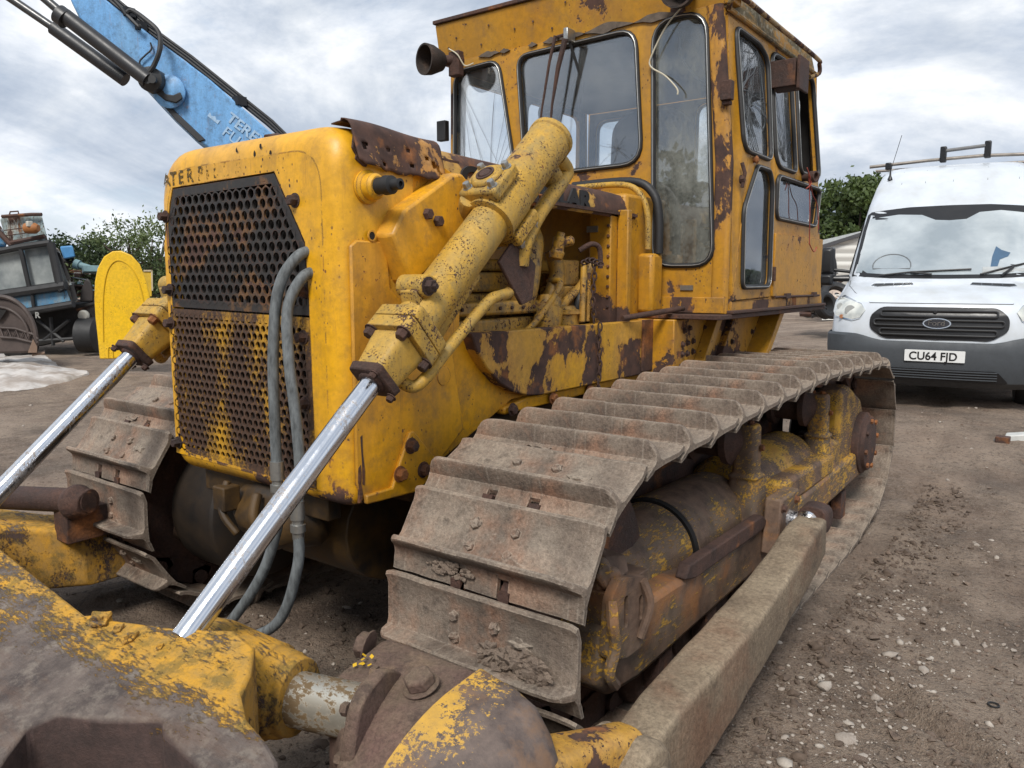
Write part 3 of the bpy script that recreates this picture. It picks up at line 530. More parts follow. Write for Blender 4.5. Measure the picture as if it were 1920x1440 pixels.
# ---- lift cylinders
Dc = Vector((0, .7502, .6612)); Nc = Vector((0, -.6612, .7502))
def lift(sgn):
    cx_ = -1.675 if sgn > 0 else 2 * XC + 1.675; A = Vector((cx_, 1.687, 1.332)); Xv = Vector((sgn, 0, 0))
    T = lambda a, n_, x_=0: A + Dc * a + Nc * n_ + Xv * x_
    b = MB(); b.lathe(T(.02, 0), Dc, [(0, .072), (.585, .072), (.59, .083), (1.05, .083), (1.055, .087), (1.075, .087), (1.095, .06), (1.096, .03)], 32)
    lc = b.build('lift_cylinder', M['cyl'], doz)
    b = MB(); b.lathe(T(.585, 0), Dc, [(0, .073), (.004, .092), (.018, .092), (.024, .088), (.15, .088), (.16, .083)], 32); b.build('clamp_collar', M['cyl'], lc)
    # gimbal yoke: two bosses with caps
    for s2 in (1, -1):
        b = MB(); q = [T(.60, .07 * s2, -.085), T(.60, .07 * s2, .075), T(.76, .07 * s2, .075), T(.76, .07 * s2, -.085)]
        b.loft([q, [p + Nc * s2 * .05 for p in q]]); b.lathe(T(.68, .10 * s2), Nc * s2, [(0, .062), (.035, .062)], 8, True, PI / 8)
        yk = b.build('yoke', M['cyl'], lc, .012)
        b = MB(); b.lathe(T(.68, .1352 * s2), Nc * s2, [(0, .034), (.004, .034), (.004, .026), (.0, .026), (.0, .024), (.006, .02)], 24); b.build('yoke_cap', M['rust'], yk)
        for da, dx in ((.052, .052), (.052, -.052), (-.052, .052), (-.052, -.052)):
            b = MB(); b.bolt(T(.68 + da, .118 * s2, dx), Nc * s2, .014, .020); b.build('bolt', M['steel'], yk)
    b = MB(); b.tube([T(.60, -.09, -.05), T(.60, -.02, -.13), T(.60, .09, -.05)], .03, 10, 5); b.bx(min(cx_ - sgn * .17, cx_ - sgn * .08), max(cx_ - sgn * .17, cx_ - sgn * .08), 2.10, 2.22, 1.72, 1.86); b.build('trunnion_arm', M['cyl'], lc, .01)
    # bracket plate below the rear boss (rusty)
    b = MB(); b.loft([[T(.50, -.10, .03), T(.63, -.10, .03), T(.66, -.25, .03), T(.56, -.33, .03), T(.50, -.30, .03)], [T(.50, -.10, .045), T(.63, -.10, .045), T(.66, -.25, .045), T(.56, -.33, .045), T(.50, -.30, .045)]]); b.build('pipe_bracket', M['rust'], lc, .004)
    # side port boss
    b = MB(); b.lathe(T(.17, .085, -.05 * 1), Xv, [(0, .036), (.10, .036), (.105, .03)], 20); b.loft([[T(.11, .06, -.03), T(.23, .06, -.03), T(.23, .06, .04), T(.11, .06, .04)], [T(.13, .10, -.03), T(.21, .10, -.03), T(.21, .10, .04), T(.13, .10, .04)]]); pb = b.build('port_boss', M['cyl'], lc, .008)
    b = MB(); b.bolt(T(.17, .085, .055), Xv, .022, .022); b.bolt(T(.17, .085, .080), Xv, .010, .012, False); b.build('port_plug', M['rust'], pb)
    # gland: square flange and head
    def sq(a, h, r_=.02): return [T(a, n_, x_) for n_, x_ in fillet([(-h, -h), (h, -h), (h, h), (-h, h)], r_, 4)]
    b = MB(); b.loft([sq(-.005, .088), sq(.040, .088)]); b.loft([sq(.040, .083), sq(.044, .083)]); b.loft([sq(.044, .088), sq(.085, .088), sq(.095, .078)])
    gf = b.build('gland_flange', M['cyl'], lc, .005)
    for dn in (-.067, .067):
        for dx in (-.067, .067):
            b = MB(); b.bolt(T(-.006, dn, dx), -Dc, .018, .024); b.build('bolt', M['rust'], gf)
    tt = text('HYDRAULIC', .03, T(.005, -.085 if sgn > 0 else .085, .0985) if False else T(.062, -.083, .0984 * 1), Nc, -Dc if sgn > 0 else Dc, .001, .0004, .95)
    b = MB(); b.loft([sq(-.13, .056, .03), sq(-.07, .062, .03), sq(-.006, .070, .03)]); b.build('gland', M['cyl'], lc, .004)
    b = MB(); b.loft([sq(-.158, .060, .02), sq(-.13, .064, .02)]); b.lathe(T(-.165, 0), Dc, [(0, .041), (.02, .05)], 24); gn = b.build('gland_nut', M['rust'], lc, .004)
    for dn, dx in ((-.05, .05), (.05, .05), (-.05, -.05)):
        b = MB(); b.bolt(T(-.162, dn, dx), -Dc, .012, .014); b.build('bolt', M['rust'], gn)
    b = MB(); b.cyl(T(-.165, 0), T(-.99, 0), .0335, 32); b.build('rod', M['chrome'], lc)
        # pipes along the underside
    b = MB(); b.tube([T(1.06, -.07, .02), T(1.075, -.13, .02), T(1.03, -.145, .02), T(.80, -.135, .03), T(.66, -.15, .04), T(.60, -.20, .03)], [.030] * 26, 12, 5); b.build('pipe', M['cyl'], lc)
    b = MB(); b.tube([T(.60, -.24, .0), T(.50, -.235, .02), T(.44, -.20, .03), T(.36, -.16, .04), T(.10, -.125, .05), T(-.02, -.118, .05), T(-.07, -.11, .03), T(-.08, -.06, .0)], .020, 12, 5); b.build('pipe', M['cyl'], lc)
    b = MB(); b.loft([[T(.03, -.075, -.01), T(.03, -.12, -.01), T(.03, -.12, .01), T(.03, -.075, .01)], [T(.42, -.075, -.01), T(.42, -.10, -.01), T(.42, -.10, .01), T(.42, -.075, .01)]]); b.build('stay', M['cyl'], lc)
    b = MB(); b.lathe(T(1.0, -.02, -.0), -Nc, [(.05, .04), (.09, .045), (.12, .03)], 14); b.build('end_port', M['cyl'], lc, .006)
    return lc
l1 = lift(1); tag(l1, 'lift cylinder on the near side of the hull'); l2 = lift(-1); tag(l2, 'lift cylinder beyond the grille')
# ---- two grey hoses over the grille
for i, pts in enumerate(([(-1.985, 1.64, 1.62), (-2.0, 1.575, 1.60), (-2.035, 1.525, 1.50), (-2.055, 1.51, 1.30), (-2.062, 1.51, 1.05), (-2.06, 1.51, .93)], [(-1.975, 1.64, 1.555), (-1.98, 1.575, 1.535), (-2.0, 1.53, 1.44), (-1.985, 1.515, 1.28), (-1.955, 1.51, 1.10), (-1.945, 1.51, .93), (-1.952, 1.50, .82)])):
    b = MB(); b.tube(pts, .0175, 14, 8); h = b.build('hose', M['hose'], doz)
    e = Vector(pts[-1]); b = MB(); b.lathe(e + Vector((0, 0, .02)), (0, 0, -1), [(0, .0225), (.06, .0225), (.062, .018), (.075, .018), (.076, .024), (.10, .024), (.102, .019), (.125, .018)], 16); b.build('hose_fitting', M['steel'], h)
    lw = [e + Vector((0, 0, -.08)), e + Vector((-.005, -.005, -.2)), e + Vector((-.09, -.03, -.40)), Vector((-2.33 + .07 * i, 1.42, .30)), Vector((-2.46 + .08 * i, 1.30, .20)), Vector((-2.56 + .1 * i, 1.1, .2))]
    b = MB(); b.tube(lw, .0175, 14, 8); b.build('lower_hose', M['hose'], h)
# ---- tracks
PR = [(3.4, 1.01), (3.85, 1.03), (4.3, 1.015), (4.75, .992)]
def track_path():
    F_, Rr, r = (2.05, .53), (5.10, .56), .43; pts = []
    for k in range(200):
        a = R(-90 + 180 * k / 200 + 0); pts.append((F_[0] - r * math.cos(a), F_[1] + r * math.sin(a)))
    top = [(2.05, .96), (2.35, .965), (2.7, .985), (3.05, 1.0)] + PR + [(5.1, .99)]
    def dens(P):
        o = []
        for (a, b), (c, d) in zip(P, P[1:]):
            for k in range(40): t = k / 40; o.append((a + (c - a) * t, b + (d - b) * t))
        return o
    pts += dens(top)
    for k in range(200):
        a = R(90 - 180 * k / 200); pts.append((Rr[0] + r * math.cos(a), Rr[1] + r * math.sin(a)))
    pts += dens([(5.1, .13), (4.6, .055), (3.5, .05), (2.6, .055), (2.05, .10)])
    return [Vector((0, a, b)) for a, b in pts]
TP = track_path()
def walk(p, N, i0):
    n = len(TP); pins = [TP[i0]]; i = i0; tot = 0
    for k in range(N):
        c = pins[-1]
        while True:
            a, b2 = TP[i % n], TP[(i + 1) % n]
            if (b2 - c).length >= p and (i > i0 or k == 0):
                lo_, hi = 0., 1.
                for _ in range(18):
                    m_ = (lo_ + hi) / 2
                    if (a.lerp(b2, m_) - c).length < p: lo_ = m_
                    else: hi = m_
                pins.append(a.lerp(b2, hi)); break
            i += 1
            if i > i0 + 2 * n: return pins, i
    return pins, i
i0 = min(range(200), key=lambda i: (TP[i] - Vector((0, 2.05 - .43 * math.cos(R(17.6)), .53 + .43 * math.sin(R(17.6))))).length)
NSH = 38; lo_p, hi_p = .20, .26
for _ in range(22):
    pm = (lo_p + hi_p) / 2; pins, ie = walk(pm, NSH, i0)
    if ie >= i0 + len(TP) or (ie > i0 + len(TP) - 3): hi_p = pm
    else: lo_p = pm
pins, ie = walk(lo_p, NSH, i0)
SW = .3385
def shoe_sec(w, g, cut=None, ch=0.):
    p = [(-.125 + ch, .054), (-.115 + ch, .058), (-.098, .051), (-.078, .046), (.030, .045), (.044, .050), (.050, .045 + .060 * g), (.055, .045 + .064 * g), (.064, .045 + .063 * g), (.069, .045 + .056 * g), (.074, .052), (.086, .041), (.100, .034), (.134, .018), (.135, .006), (.100, .018), (.086, .026), (.03, .030), (-.078, .031), (-.100, .037), (-.125 + ch, .044)]
    if cut: p = [(min(s, cut), n) for s, n in p]
    return [Vector((w, s, n)) for s, n in p]
def make_shoe_mesh(seed):
    rnd = random.Random(seed); b = MB()
    def seg(w0, w1, k, cut=None):
        S_ = []
        for i in range(k + 1):
            w = w0 + (w1 - w0) * i / k; e = SW - abs(w); g = 1. if e > .045 else max(.12, math.sqrt(max(0, 1 - ((.045 - e) / .045) ** 2)))
            q = shoe_sec(w, g, cut, .006 * max(0, 1 - e / .02))
            q = [v + Vector((0, .0022 * noise.noise(Vector((w * 14, v.y * 9, seed))), .0022 * noise.noise(Vector((w * 12, v.y * 30 + 5, seed * 3))) - (.004 * max(0, noise.noise(Vector((w * 8, 1, seed)))) if v.z > .08 else 0))) for v in q]
            S_.append(q)
        b.loft(S_)
    for w0, w1, k, c in ((-SW, -.32, 5, None), (-.32, -.292, 3, None), (-.292, -.095, 8, None), (-.095, -.058, 1, .084), (-.058, .058, 5, None), (.058, .095, 1, .084), (.095, .292, 8, None), (.292, .32, 3, None), (.32, SW, 5, None)): seg(w0, w1, k, c)
    for w in (-.072, .072):
        for s, h in ((-.045, .015), (.020, .011)):
            if s < 0: b.bolt((w, s, .044), (0, 0, 1), .015, h, False)
            else: b.bolt((w * .93, s, .044), (0, 0, 1), .014, h, False)
            if rnd.random() < .5: b.blob((w, s - .005, .050), .014, seed * 7 + s, 2, .45, (1, 1, .7))
    return b
random.seed(4)
SHM = []
for k in range(6):
    b = make_shoe_mesh(k + 1)
    for q in range(3):
        if (k + q) % 2: b.blob((random.uniform(-.3, .3), random.choice([-.02, .03, .04, .085]), .042), random.uniform(.015, .035), k * 5 + q, 3, .5, (1.7, .7, .35))
    o = b.build('track_shoe', M['shoe'], None, ang=32); SHM.append(o.data); bpy.data.objects.remove(o)
for side in (1, -1):
    xt = -1.3105 if side > 0 else 2 * XC + 1.3105
    b = MB()          # chain of links
    for i in range(NSH):
        a, c = pins[i], pins[i + 1]; d = (c - a).normalized(); n_ = Vector((0, -d.z, d.y))
        if n_.dot((a + c) / 2 - Vector((0, 3.6, .53))) < 0: n_ = -n_
        for s_ in (-1, 1):
            xx = xt + s_ * .085; q = [a - d * .04 - n_ * .075, a - d * .04 + n_ * .02, c + d * .03 + n_ * .028, c + d * .03 - n_ * .055, (a + c) / 2 - n_ * .085]
            b.prism([p + Vector((xx - .018, 0, 0)) for p in q], (.036, 0, 0))
        b.lathe(Vector((xt - .12, a.y, a.z)) - n_ * .02, (1, 0, 0), [(0, .032), (.24, .032)], 10)
    tr = b.build('track', M['rust'], doz)
    tag(tr, 'near track' if side > 0 else 'far track')
    off = Vector(OFF[doz.name])
    for i in range(NSH):
        a, c = pins[i + 1], pins[i]; d = (c - a).normalized(); mid = (a + c) / 2 + Vector((xt, 0, 0)); n_ = Vector((-1, 0, 0)).cross(d)
        o = bpy.data.objects.new('track_shoe', SHM[(i * 5 + (side > 0)) % 6]); COL.objects.link(o); o.parent = tr
        rx = .0 + .02 * math.sin(i * 3.1)
        mt = Matrix(((-1, d.x, n_.x, mid.x - off.x), (0, d.y, n_.y, mid.y - off.y), (0, d.z, n_.z, mid.z - off.z), (0, 0, 0, 1)))
        o.matrix_local = mt @ Matrix.Rotation(rx, 4, 'X')
    # undercarriage
    sx = lambda x: x if side > 0 else 2 * XC - x
    def bxs(b, x0, x1, *k): b.bx(min(sx(x0), sx(x1)), max(sx(x0), sx(x1)), *k)
    b = MB()
    q = [(1.84, .36), (1.93, .29), (2.1, .268), (3.6, .295), (5.1, .33), (5.16, .50), (4.0, .475), (2.7, .47), (2.4, .50), (1.88, .52)]
    b.px(q, sx(-1.06), sx(-1.56)); fr = b.build('track_frame', M['frame'], doz, .02)
    b = MB(); b.px([(2.45, .545), (3.2, .535), (3.27, .49), (3.2, .47), (2.5, .48), (2.42, .50)], sx(-1.09), sx(-1.045)); b.build('rub_strip', M['rust'], fr, .006)
    b = MB(); bxs(b, -1.50, -1.56, 2.3, 4.9, .46, .84); bxs(b, -1.46, -1.50, 2.5, 4.7, .70, .80); b.build('inner_guard_plate', M['rust'], fr, .004)
    for i in range(7):
        b = MB(); y = 2.35 + i * .40; b.lathe((sx(-1.31) - .16, y, .165), (1, 0, 0), [(0, .095), (.03, .12), (.06, .12), (.065, .095), (.255, .095), (.26, .12), (.29, .12), (.32, .095)], 20); bxs(b, -1.08, -1.14, y - .05, y + .05, .13, .29); b.build('track_roller', M['rust'], fr, .004)
    b = MB(); b.lathe((sx(-1.31) - .10, 2.05, .53), (1, 0, 0), [(0, .30), (.01, .37), (.06, .37), (.065, .345), (.135, .345), (.14, .37), (.19, .37), (.20, .30)], 44); b.lathe((sx(-1.31) - .2, 2.05, .53), (1, 0, 0), [(0, .10), (.4, .10)], 24); b.build('idler', M['rust'], doz)
    b = MB(); T_ = []      # sprocket
    for k in range(50):
        for dr, da in ((.33, -.4), (.405, -.15), (.405, .15), (.33, .4)):
            if k % 2 == 0: T_.append((5.10 + dr * math.cos(2 * PI * (k + da * 1.6) / 50), .56 + dr * math.sin(2 * PI * (k + da * 1.6) / 50)))
    b.px(T_, sx(-1.31) - .035, sx(-1.31) + .035); b.lathe((sx(-1.31) - .16, 5.10, .56), (1, 0, 0), [(0, .18), (.03, .25), (.3, .25), (.34, .17)], 32); b.build('sprocket', M['rust'], doz)
    # covers (half round guards)
    def half(b, y0, y1, r0, r1, zc=.50, n=20, xc=-1.325, fl=0.):
        S_ = []
        for y, r in ((y0, r0), (y1, r1)): S_.append([(sx(xc + r * math.cos(t)), y, zc + (r + fl) * math.sin(t) * (1.0)) for t in [PI * k / n for k in range(n + 1)]] + [(sx(xc - r), y, .40), (sx(xc + r), y, .40)])
        b.loft(S_)
    b = MB(); half(b, 2.72, 3.30, .20, .19, zc=.475); c1 = b.build('recoil_cover', M['cover'], fr, .012)
    b = MB(); half(b, 2.22, 2.70, .175, .19, zc=.475); b.build('front_cover', M['cover'], fr, .012)
    b = MB(); half(b, 2.70, 2.722, .1965, .2005, zc=.475); b.build('cover_seam', M['dark'], fr)
    b = MB(); half(b, 3.50, 4.35, .20, .19, fl=-.0); b.px([(3.5, .47), (4.42, .47), (4.40, .58), (3.55, .60)], sx(-1.065), sx(-1.3)); b.build('rear_cover', M['cover2'], fr, .02)
    b = MB(); b.px([(4.60, .46), (5.15, .46), (5.28, .60), (5.10, .80), (4.78, .92), (4.60, .90)], sx(-1.09), sx(-1.24)); b.px([(4.40, .46), (4.62, .46), (4.62, .62), (4.42, .66)], sx(-1.08), sx(-1.3)); b.build('final_drive_guard', M['cover2'], fr, .03)
    b = MB(); b.lathe((sx(-1.10), 5.08, .53), (side, 0, 0), [(0, .19), (.05, .19), (.06, .17), (.08, .165), (.085, .13), (.088, .12)], 32); cp = b.build('end_cap', M['rust'], fr, .003)
    for k in range(8):
        b = MB(); b.bolt((sx(-1.018), 5.08 + .145 * math.cos(k * PI / 4 + .2), .53 + .145 * math.sin(k * PI / 4 + .2)), (side, 0, 0), .016, .014, False); b.build('bolt', M['rusto'], cp)
    for y in (3.30, 4.42):      # carrier roller posts
        b = MB(); S_ = []
        for z, h, w in ((.45, .12, .09), (.56, .085, .075), (.66, .06, .062), (.675, .068, .068), (.69, .054, .052), (.89, .052, .048), (.905, .044, .04)): S_.append([(sx(-1.16) + u, y + v, z) for u, v in fillet([(-w, -h), (w, -h), (w, h), (-w, h)], .03, 3)])
        b.loft(S_); ps = b.build('roller_post', M['frame'], fr, .004)
        for o_, d_ in (((sx(-1.14), y - .02, .909), (0, 0, 1)), ((sx(-1.19), y - .02, .909), (0, 0, 1)), ((sx(-1.106), y + .02, .80), (side, 0, 0))):
            b = MB(); b.bolt(o_, d_, .013, .011); b.build('bolt', M['rusto'], ps)
        b = MB(); x_ = sx(-1.31) - .12; b.lathe((x_, y - .03, .835), (1, 0, 0), [(-.02, .03), (0, .085), (.02, .115), (.05, .115), (.055, .085), (.185, .085), (.19, .115), (.22, .115), (.24, .085), (.27, .03)], 24); b.build('carrier_roller', M['rust'], ps)
    # front yoke bracket
    b = MB(); O_ = fillet([(1.86, .44), (1.875, .62), (1.93, .665), (2.10, .62), (2.13, .50), (2.10, .40), (1.98, .40)], .02, 3)
    slot = lambda y, z0, z1: fillet([(y - .012, z0), (y + .012, z0), (y + .012, z1), (y - .012, z1)], .011, 4)[::-1]
    b.plate(O_, [slot(1.965, .50, .60), slot(2.06, .49, .57)], lambda a, c_, d: Vector((sx(-1.035) - side * d, a, c_)), .03)
    fb = b.build('adjuster_bracket', M['frame'], fr, .006)
    b = MB(); b.tube([(sx(-1.03), 1.865, .62), (sx(-1.015), 1.85, .56), (sx(-1.02), 1.872, .48), (sx(-1.03), 1.86, .40), (sx(-1.035), 1.905, .345)], [.018] * 26, 8, 6); b.tube([(sx(-1.03), 2.06, .62), (sx(-1.012), 2.075, .54), (sx(-1.03), 2.05, .44)], .014, 8, 6); b.build('adjuster_finger', M['frame'], fb)
    b = MB(); b.blob((sx(-1.16), 2.02, .63), .09, 3, 3, .25, (1.1, .9, .8)); bxs(b, -1.06, -1.25, 1.90, 2.16, .50, .62); b.blob((sx(-1.10), 1.93, .655), .05, 8, 3, .3, (.9, .8, 1)); b.build('yoke_head', M['frame'], fb, .015)
    # push-arm trunnion
    b = MB(); b.px([(3.22, .36), (3.50, .36), (3.50, .60), (3.26, .60)], sx(-1.06), sx(-.985)); tm = b.build('trunnion_block', M['frame'], fr, .01)
    for y, z in ((3.27, .40), (3.27, .56), (3.45, .56)):
        b = MB(); b.bolt((sx(-.985), y, z), (side, 0, 0), .015, .014); b.build('bolt', M['rusto'], tm)
    b = MB(); b.lathe((sx(-.985), 3.36, .49), (side, 0, 0), [(0, .045), (.05, .04)], 20); b.blob((sx(-.90), 3.36, .505), .055, 1, 3, .0); b.build('trunnion_ball', M['chrome'], tm)
    # push arm
    S_ = []
    for y, x0, x1, z0, z1 in ((3.34, -.938, -.822, .36, .53), (3.20, -.942, -.806, .352, .528), (2.77, -.948, -.804, .245, .436), (2.40, -.950, -.800, .178, .398), (2.10, -.945, -.796, .130, .388), (1.86, -.936, -.80, .10, .373), (1.70, -.928, -.805, .10, .35)):
        S_.append([(sx(x), y, z) for x, z in fillet([(x0, z0), (x1, z0), (x1, z1), (x0, z1)], .022, 4)])
    D_ = []
    for p0, p1 in zip(S_, S_[1:]):
        for i_ in range(8): D_.append([Vector(u).lerp(Vector(v_), i_ / 8) for u, v_ in zip(p0, p1)])
    D_.append([Vector(u) for u in S_[-1]]); D_ = [[p + Vector((.004 * noise.noise(p * 7), 0, .005 * noise.noise(p * 6 + Vector((3, 3, 3))))) for p in s_] for s_ in D_]
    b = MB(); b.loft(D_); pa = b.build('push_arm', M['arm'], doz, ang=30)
    b = MB(); b.loft([[(sx(x), y, z) for x, z in fillet([(-.94, z0), (-.825, z0), (-.825, z1), (-.94, z1)], .05, 5)] for y, z0, z1 in ((3.33, .44, .57), (3.42, .43, .575), (3.46, .45, .56))]); b.build('ball_socket', M['rust'], pa, .004)
    b = MB(); b.lathe((sx(-.96), 1.64, .28), (side, 0, 0), [(0, .085), (.02, .105), (.17, .105), (.19, .09), (.20, .05), (.215, .05)], 32); b.build('arm_eye', M['arm'], pa, .004)
    b = MB(); b.loft([[(sx(x), y, z) for x, z in fillet([(xc_ - w, z0), (xc_ + w, z0), (xc_ + w, z1), (xc_ - w, z1)], .045, 5)] for y, xc_, w, z0, z1 in ((1.68, -.875, .055, .17, .39), (1.58, -.89, .06, .16, .415), (1.45, -.93, .075, .14, .44), (1.34, -.965, .10, .12, .47))]); b.build('arm_shank', painted('shank_paint', (.50, .27, .04), rust=.5, scale=6, speck=.7, dirt=.6), pa, ang=30)
# dried mud packed on the front shoes
b = MB(); rnd = random.Random(6)
for i in range(150):
    a, r = rnd.uniform(0, 6.3), rnd.random() ** .6; c = Vector((-1.155 + .125 * r * math.cos(a), 1.560 - .006 * rnd.random(), .515 + .050 * r * math.sin(a))); b.blob(c, .006 + .012 * (1 - r) * rnd.random() + .004, i, 1, .5, (1.2, .8, .9))
b.build('mud_clump', M['mud'], doz)
b = MB()
for i in range(60):
    a, r = rnd.uniform(0, 6.3), rnd.random() ** .6; b.blob((-1.42 + .09 * r * math.cos(a), 1.615 - .004 * rnd.random(), .70 + .022 * r * math.sin(a)), .004 + .010 * rnd.random() * (1 - r * .6), i + 50, 1, .5, (1.3, .8, .9))
b.build('mud_clump', M['mud'], doz)
# ---- front frame: Y-shaped casting across the nose, its socket, chrome sleeve, flanged block
def onp(px, py, z0=.70, y0=.955, k=.30):       # on the sloping top face of the casting
    d = ray(px, py); t = (z0 - CH - k * y0) / (d.z - k * d.y); p = Vector((0, 0, CH)) + d * t; return (p.x, p.y)
TZ = lambda y: .70 + .30 * (y - .955)
FAR = [(-260, 820), (0, 1027), (160, 1152), (182, 1150), (206, 1160), (330, 1176), (440, 1180), (470, 1204), (500, 1232), (470, 1290)]
NEAR = [(500, 1385), (530, 1440), (480, 1500), (300, 1480), (302, 1374)]
BODY = [onp(*p) for p in [(-260, 820), (0, 1027), (160, 1152), (182, 1150), (206, 1160), (330, 1176), (440, 1180), (478, 1212), (470, 1262), (452, 1300), (462, 1345), (500, 1388), (522, 1425), (524, 1460), (440, 1500), (306, 1376), (302, 1352), (190, 1349), (108, 1341), (52, 1362), (14, 1412), (-30, 1480), (-160, 1480), (-420, 1300)]]
def castmat(name):
    m = MT(name); v = m.map((.45, 1.7, 1), (0, 0, .55)); f = m.noise(75, 9, .8, v); g_ = m.noise(5, 6, .68, v); q = m.noise(9, 7, .7, m.map((1, 1, 1), loc=(3, 1, 6))); r = m.noise(22, 8, .75)
    sp_ = m.nt.nodes.new('ShaderNodeSeparateXYZ'); lk(m.nt, m.tc, sp_.inputs[0])
    near = m.math('ADD', sp_.outputs[1], m.math('MULTIPLY', sp_.outputs[0], -.10))      # bare steel on the worn nose, paint on the bar
    far_ = m.rng(near, -2.80, -2.63, -.36, .14)
    k = m.rng(m.math('ADD', m.math('ADD', f, far_), m.math('MULTIPLY', m.math('SUBTRACT', g_, .5), 1.1)), .50, .60)
    c = m.mix(m.rng(q, .38, .62), (.060, .045, .040), (.16, .125, .105)); c = m.mix(m.math('MULTIPLY', m.rng(r, .50, .64), .6), c, (.25, .21, .17)); c = m.mix(m.math('MULTIPLY', m.rng(g_, .50, .60), .35), c, (.13, .065, .035))
    yc = m.mix(m.rng(r, .36, .62), (.62, .31, .018), (.42, .24, .05)); moss = m.noise(14, 8, .75, m.map((1, 1, 1), loc=(8, 8, 8))); yc = m.mix(m.math('MULTIPLY', m.rng(moss, .49, .60), .6), yc, (.10, .085, .02))
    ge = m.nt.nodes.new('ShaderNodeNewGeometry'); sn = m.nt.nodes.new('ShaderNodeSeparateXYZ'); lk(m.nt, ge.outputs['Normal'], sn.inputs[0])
    bare = m.mix(m.rng(r, .4, .65), (.045, .028, .024), (.085, .050, .042)); c = m.mix(m.rng(sn.outputs[2], .35, .75), bare, c)      # upright faces turn a darker brown than level ones
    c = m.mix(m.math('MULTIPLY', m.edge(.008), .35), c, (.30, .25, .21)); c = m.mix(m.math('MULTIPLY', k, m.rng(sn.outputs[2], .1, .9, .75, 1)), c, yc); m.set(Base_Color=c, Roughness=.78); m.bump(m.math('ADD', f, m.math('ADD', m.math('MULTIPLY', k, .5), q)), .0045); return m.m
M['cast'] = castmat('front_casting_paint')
b = MB(); n = len(BODY); bot = .36
tri = tessellate_polygon([[Vector((x, y, 0)) for x, y in BODY]])
b.add([(x, y, TZ(y)) for x, y in BODY] + [(x, y, bot) for x, y in BODY], [tuple(range(n)), tuple(range(n, 2 * n))[::-1]] + [(i, (i + 1) % n, n + (i + 1) % n, n + i) for i in range(n)])
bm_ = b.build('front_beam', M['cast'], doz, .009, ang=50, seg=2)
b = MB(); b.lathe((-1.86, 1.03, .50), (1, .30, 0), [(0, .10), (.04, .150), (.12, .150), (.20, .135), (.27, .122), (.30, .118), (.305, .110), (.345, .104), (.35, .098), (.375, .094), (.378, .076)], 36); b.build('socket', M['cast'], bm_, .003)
b = MB(); b.lathe((-1.545, 1.116, .50), (1, .30, 0), [(0, .066), (.225, .066), (.235, .0675), (.258, .0675)], 36); b.build('chrome_sleeve', M['sleeve'], bm_)
for (px_, py_), r_, q_ in (((188, 1166), .022, (1.6, 1, .8)), ((222, 1182), .012, (1, 1, 1)), ((246, 1200), .014, (.8, 1.2, 1)), ((300, 1215), .008, (1, 1, 1))):
    x_, y_ = onp(px_, py_); b = MB(); b.blob((x_, y_, TZ(y_) + r_ * .3), r_, 2, 3, .35, q_); b.build('weld_lump', M['cast'], bm_)
x0_, y0_ = onp(-60, 1290); b = MB(); b.tube([(onp(x, y)[0], onp(x, y)[1], TZ(onp(x, y)[1]) - .03) for x, y in [(-160, 1180), (-40, 1262), (30, 1330), (48, 1356)]], .018, 8); b.build('weld_rib', M['cast'], bm_)
# flanged block on the near side
def elbowmat():
    m = MT('elbow_paint'); sx_ = m.nt.nodes.new('ShaderNodeSeparateXYZ'); lk(m.nt, m.tc, sx_.inputs[0]); f = m.noise(70, 6, .8); g_ = m.noise(7, 6, .65); r = m.noise(16, 7, .7)
    k = m.math('ADD', m.math('MULTIPLY', m.math('SUBTRACT', sx_.outputs[0], -1.095 + 2.36), 3.4), m.math('ADD', m.math('MULTIPLY', m.math('SUBTRACT', g_, .5), 1.6), m.math('MULTIPLY', m.math('SUBTRACT', f, .5), 1.9)))
    k = m.rng(k, -.02, .05); c = m.mix(m.rng(r, .35, .65), (.070, .052, .046), (.155, .115, .095)); c = m.mix(m.math('MULTIPLY', m.rng(g_, .52, .62), .6), c, (.22, .12, .06))
    m.set(Base_Color=m.mix(k, m.mix(m.rng(r, .4, .65), (.58, .33, .05), (.40, .24, .06)), c), Roughness=.65); m.bump(f, .002); return m.m
FB = Vector((-1.305, 1.188, .50)); ax = Vector((1, .30, 0)).normalized(); ay = Vector((-.30, 1, 0)).normalized(); az = Vector((0, 0, 1))
m = rusty('maroon_rust', (.075, .042, .038), (.15, .085, .072), (.24, .15, .09), 7., .25, .5, (.20, .16, .10))
dm = fillet([(-.10, -.15), (.08, -.16), (.13, -.02), (.115, .055), (.03, .108), (-.09, .085), (-.14, -.04)], .04, 5)
b = MB(); b.loft([[FB + ax * h + ay * (u * k) + az * (v * k) for u, v in dm] for h, k in ((.0, .97), (.006, 1), (.03, 1), (.035, .97))]); fl = b.build('mount_flange', m, doz, .004)
for u, v in ((.045, .083), (-.088, .060), (.105, -.02), (-.118, -.045), (-.03, -.135)):
    b = MB(); b.bolt(FB + ay * u + az * v, -ax, .016, .018, False); b.build('bolt', m, fl)
b = MB(); b.lathe(FB - ax * .004, -ax, [(0, .088), (.006, .088), (.008, .080), (.003, .076), (.006, .072), (.002, .069)], 36); b.build('seal_ring', m, fl)
def bsec(x, yf, zf, yn, zn, zb=.12, ym=1.20, zm=None, r=.03, sh=.0):
    zm = zf - .015 if zm is None else zm
    return [(x + (1.38 - y) * sh, y, z) for y, z in fillet([(yf, zb), (yf + .012, zf), (ym, zm), (yn, zn), (yn - .02, zb)], [.02, r, .12, .05, .02], 6)]
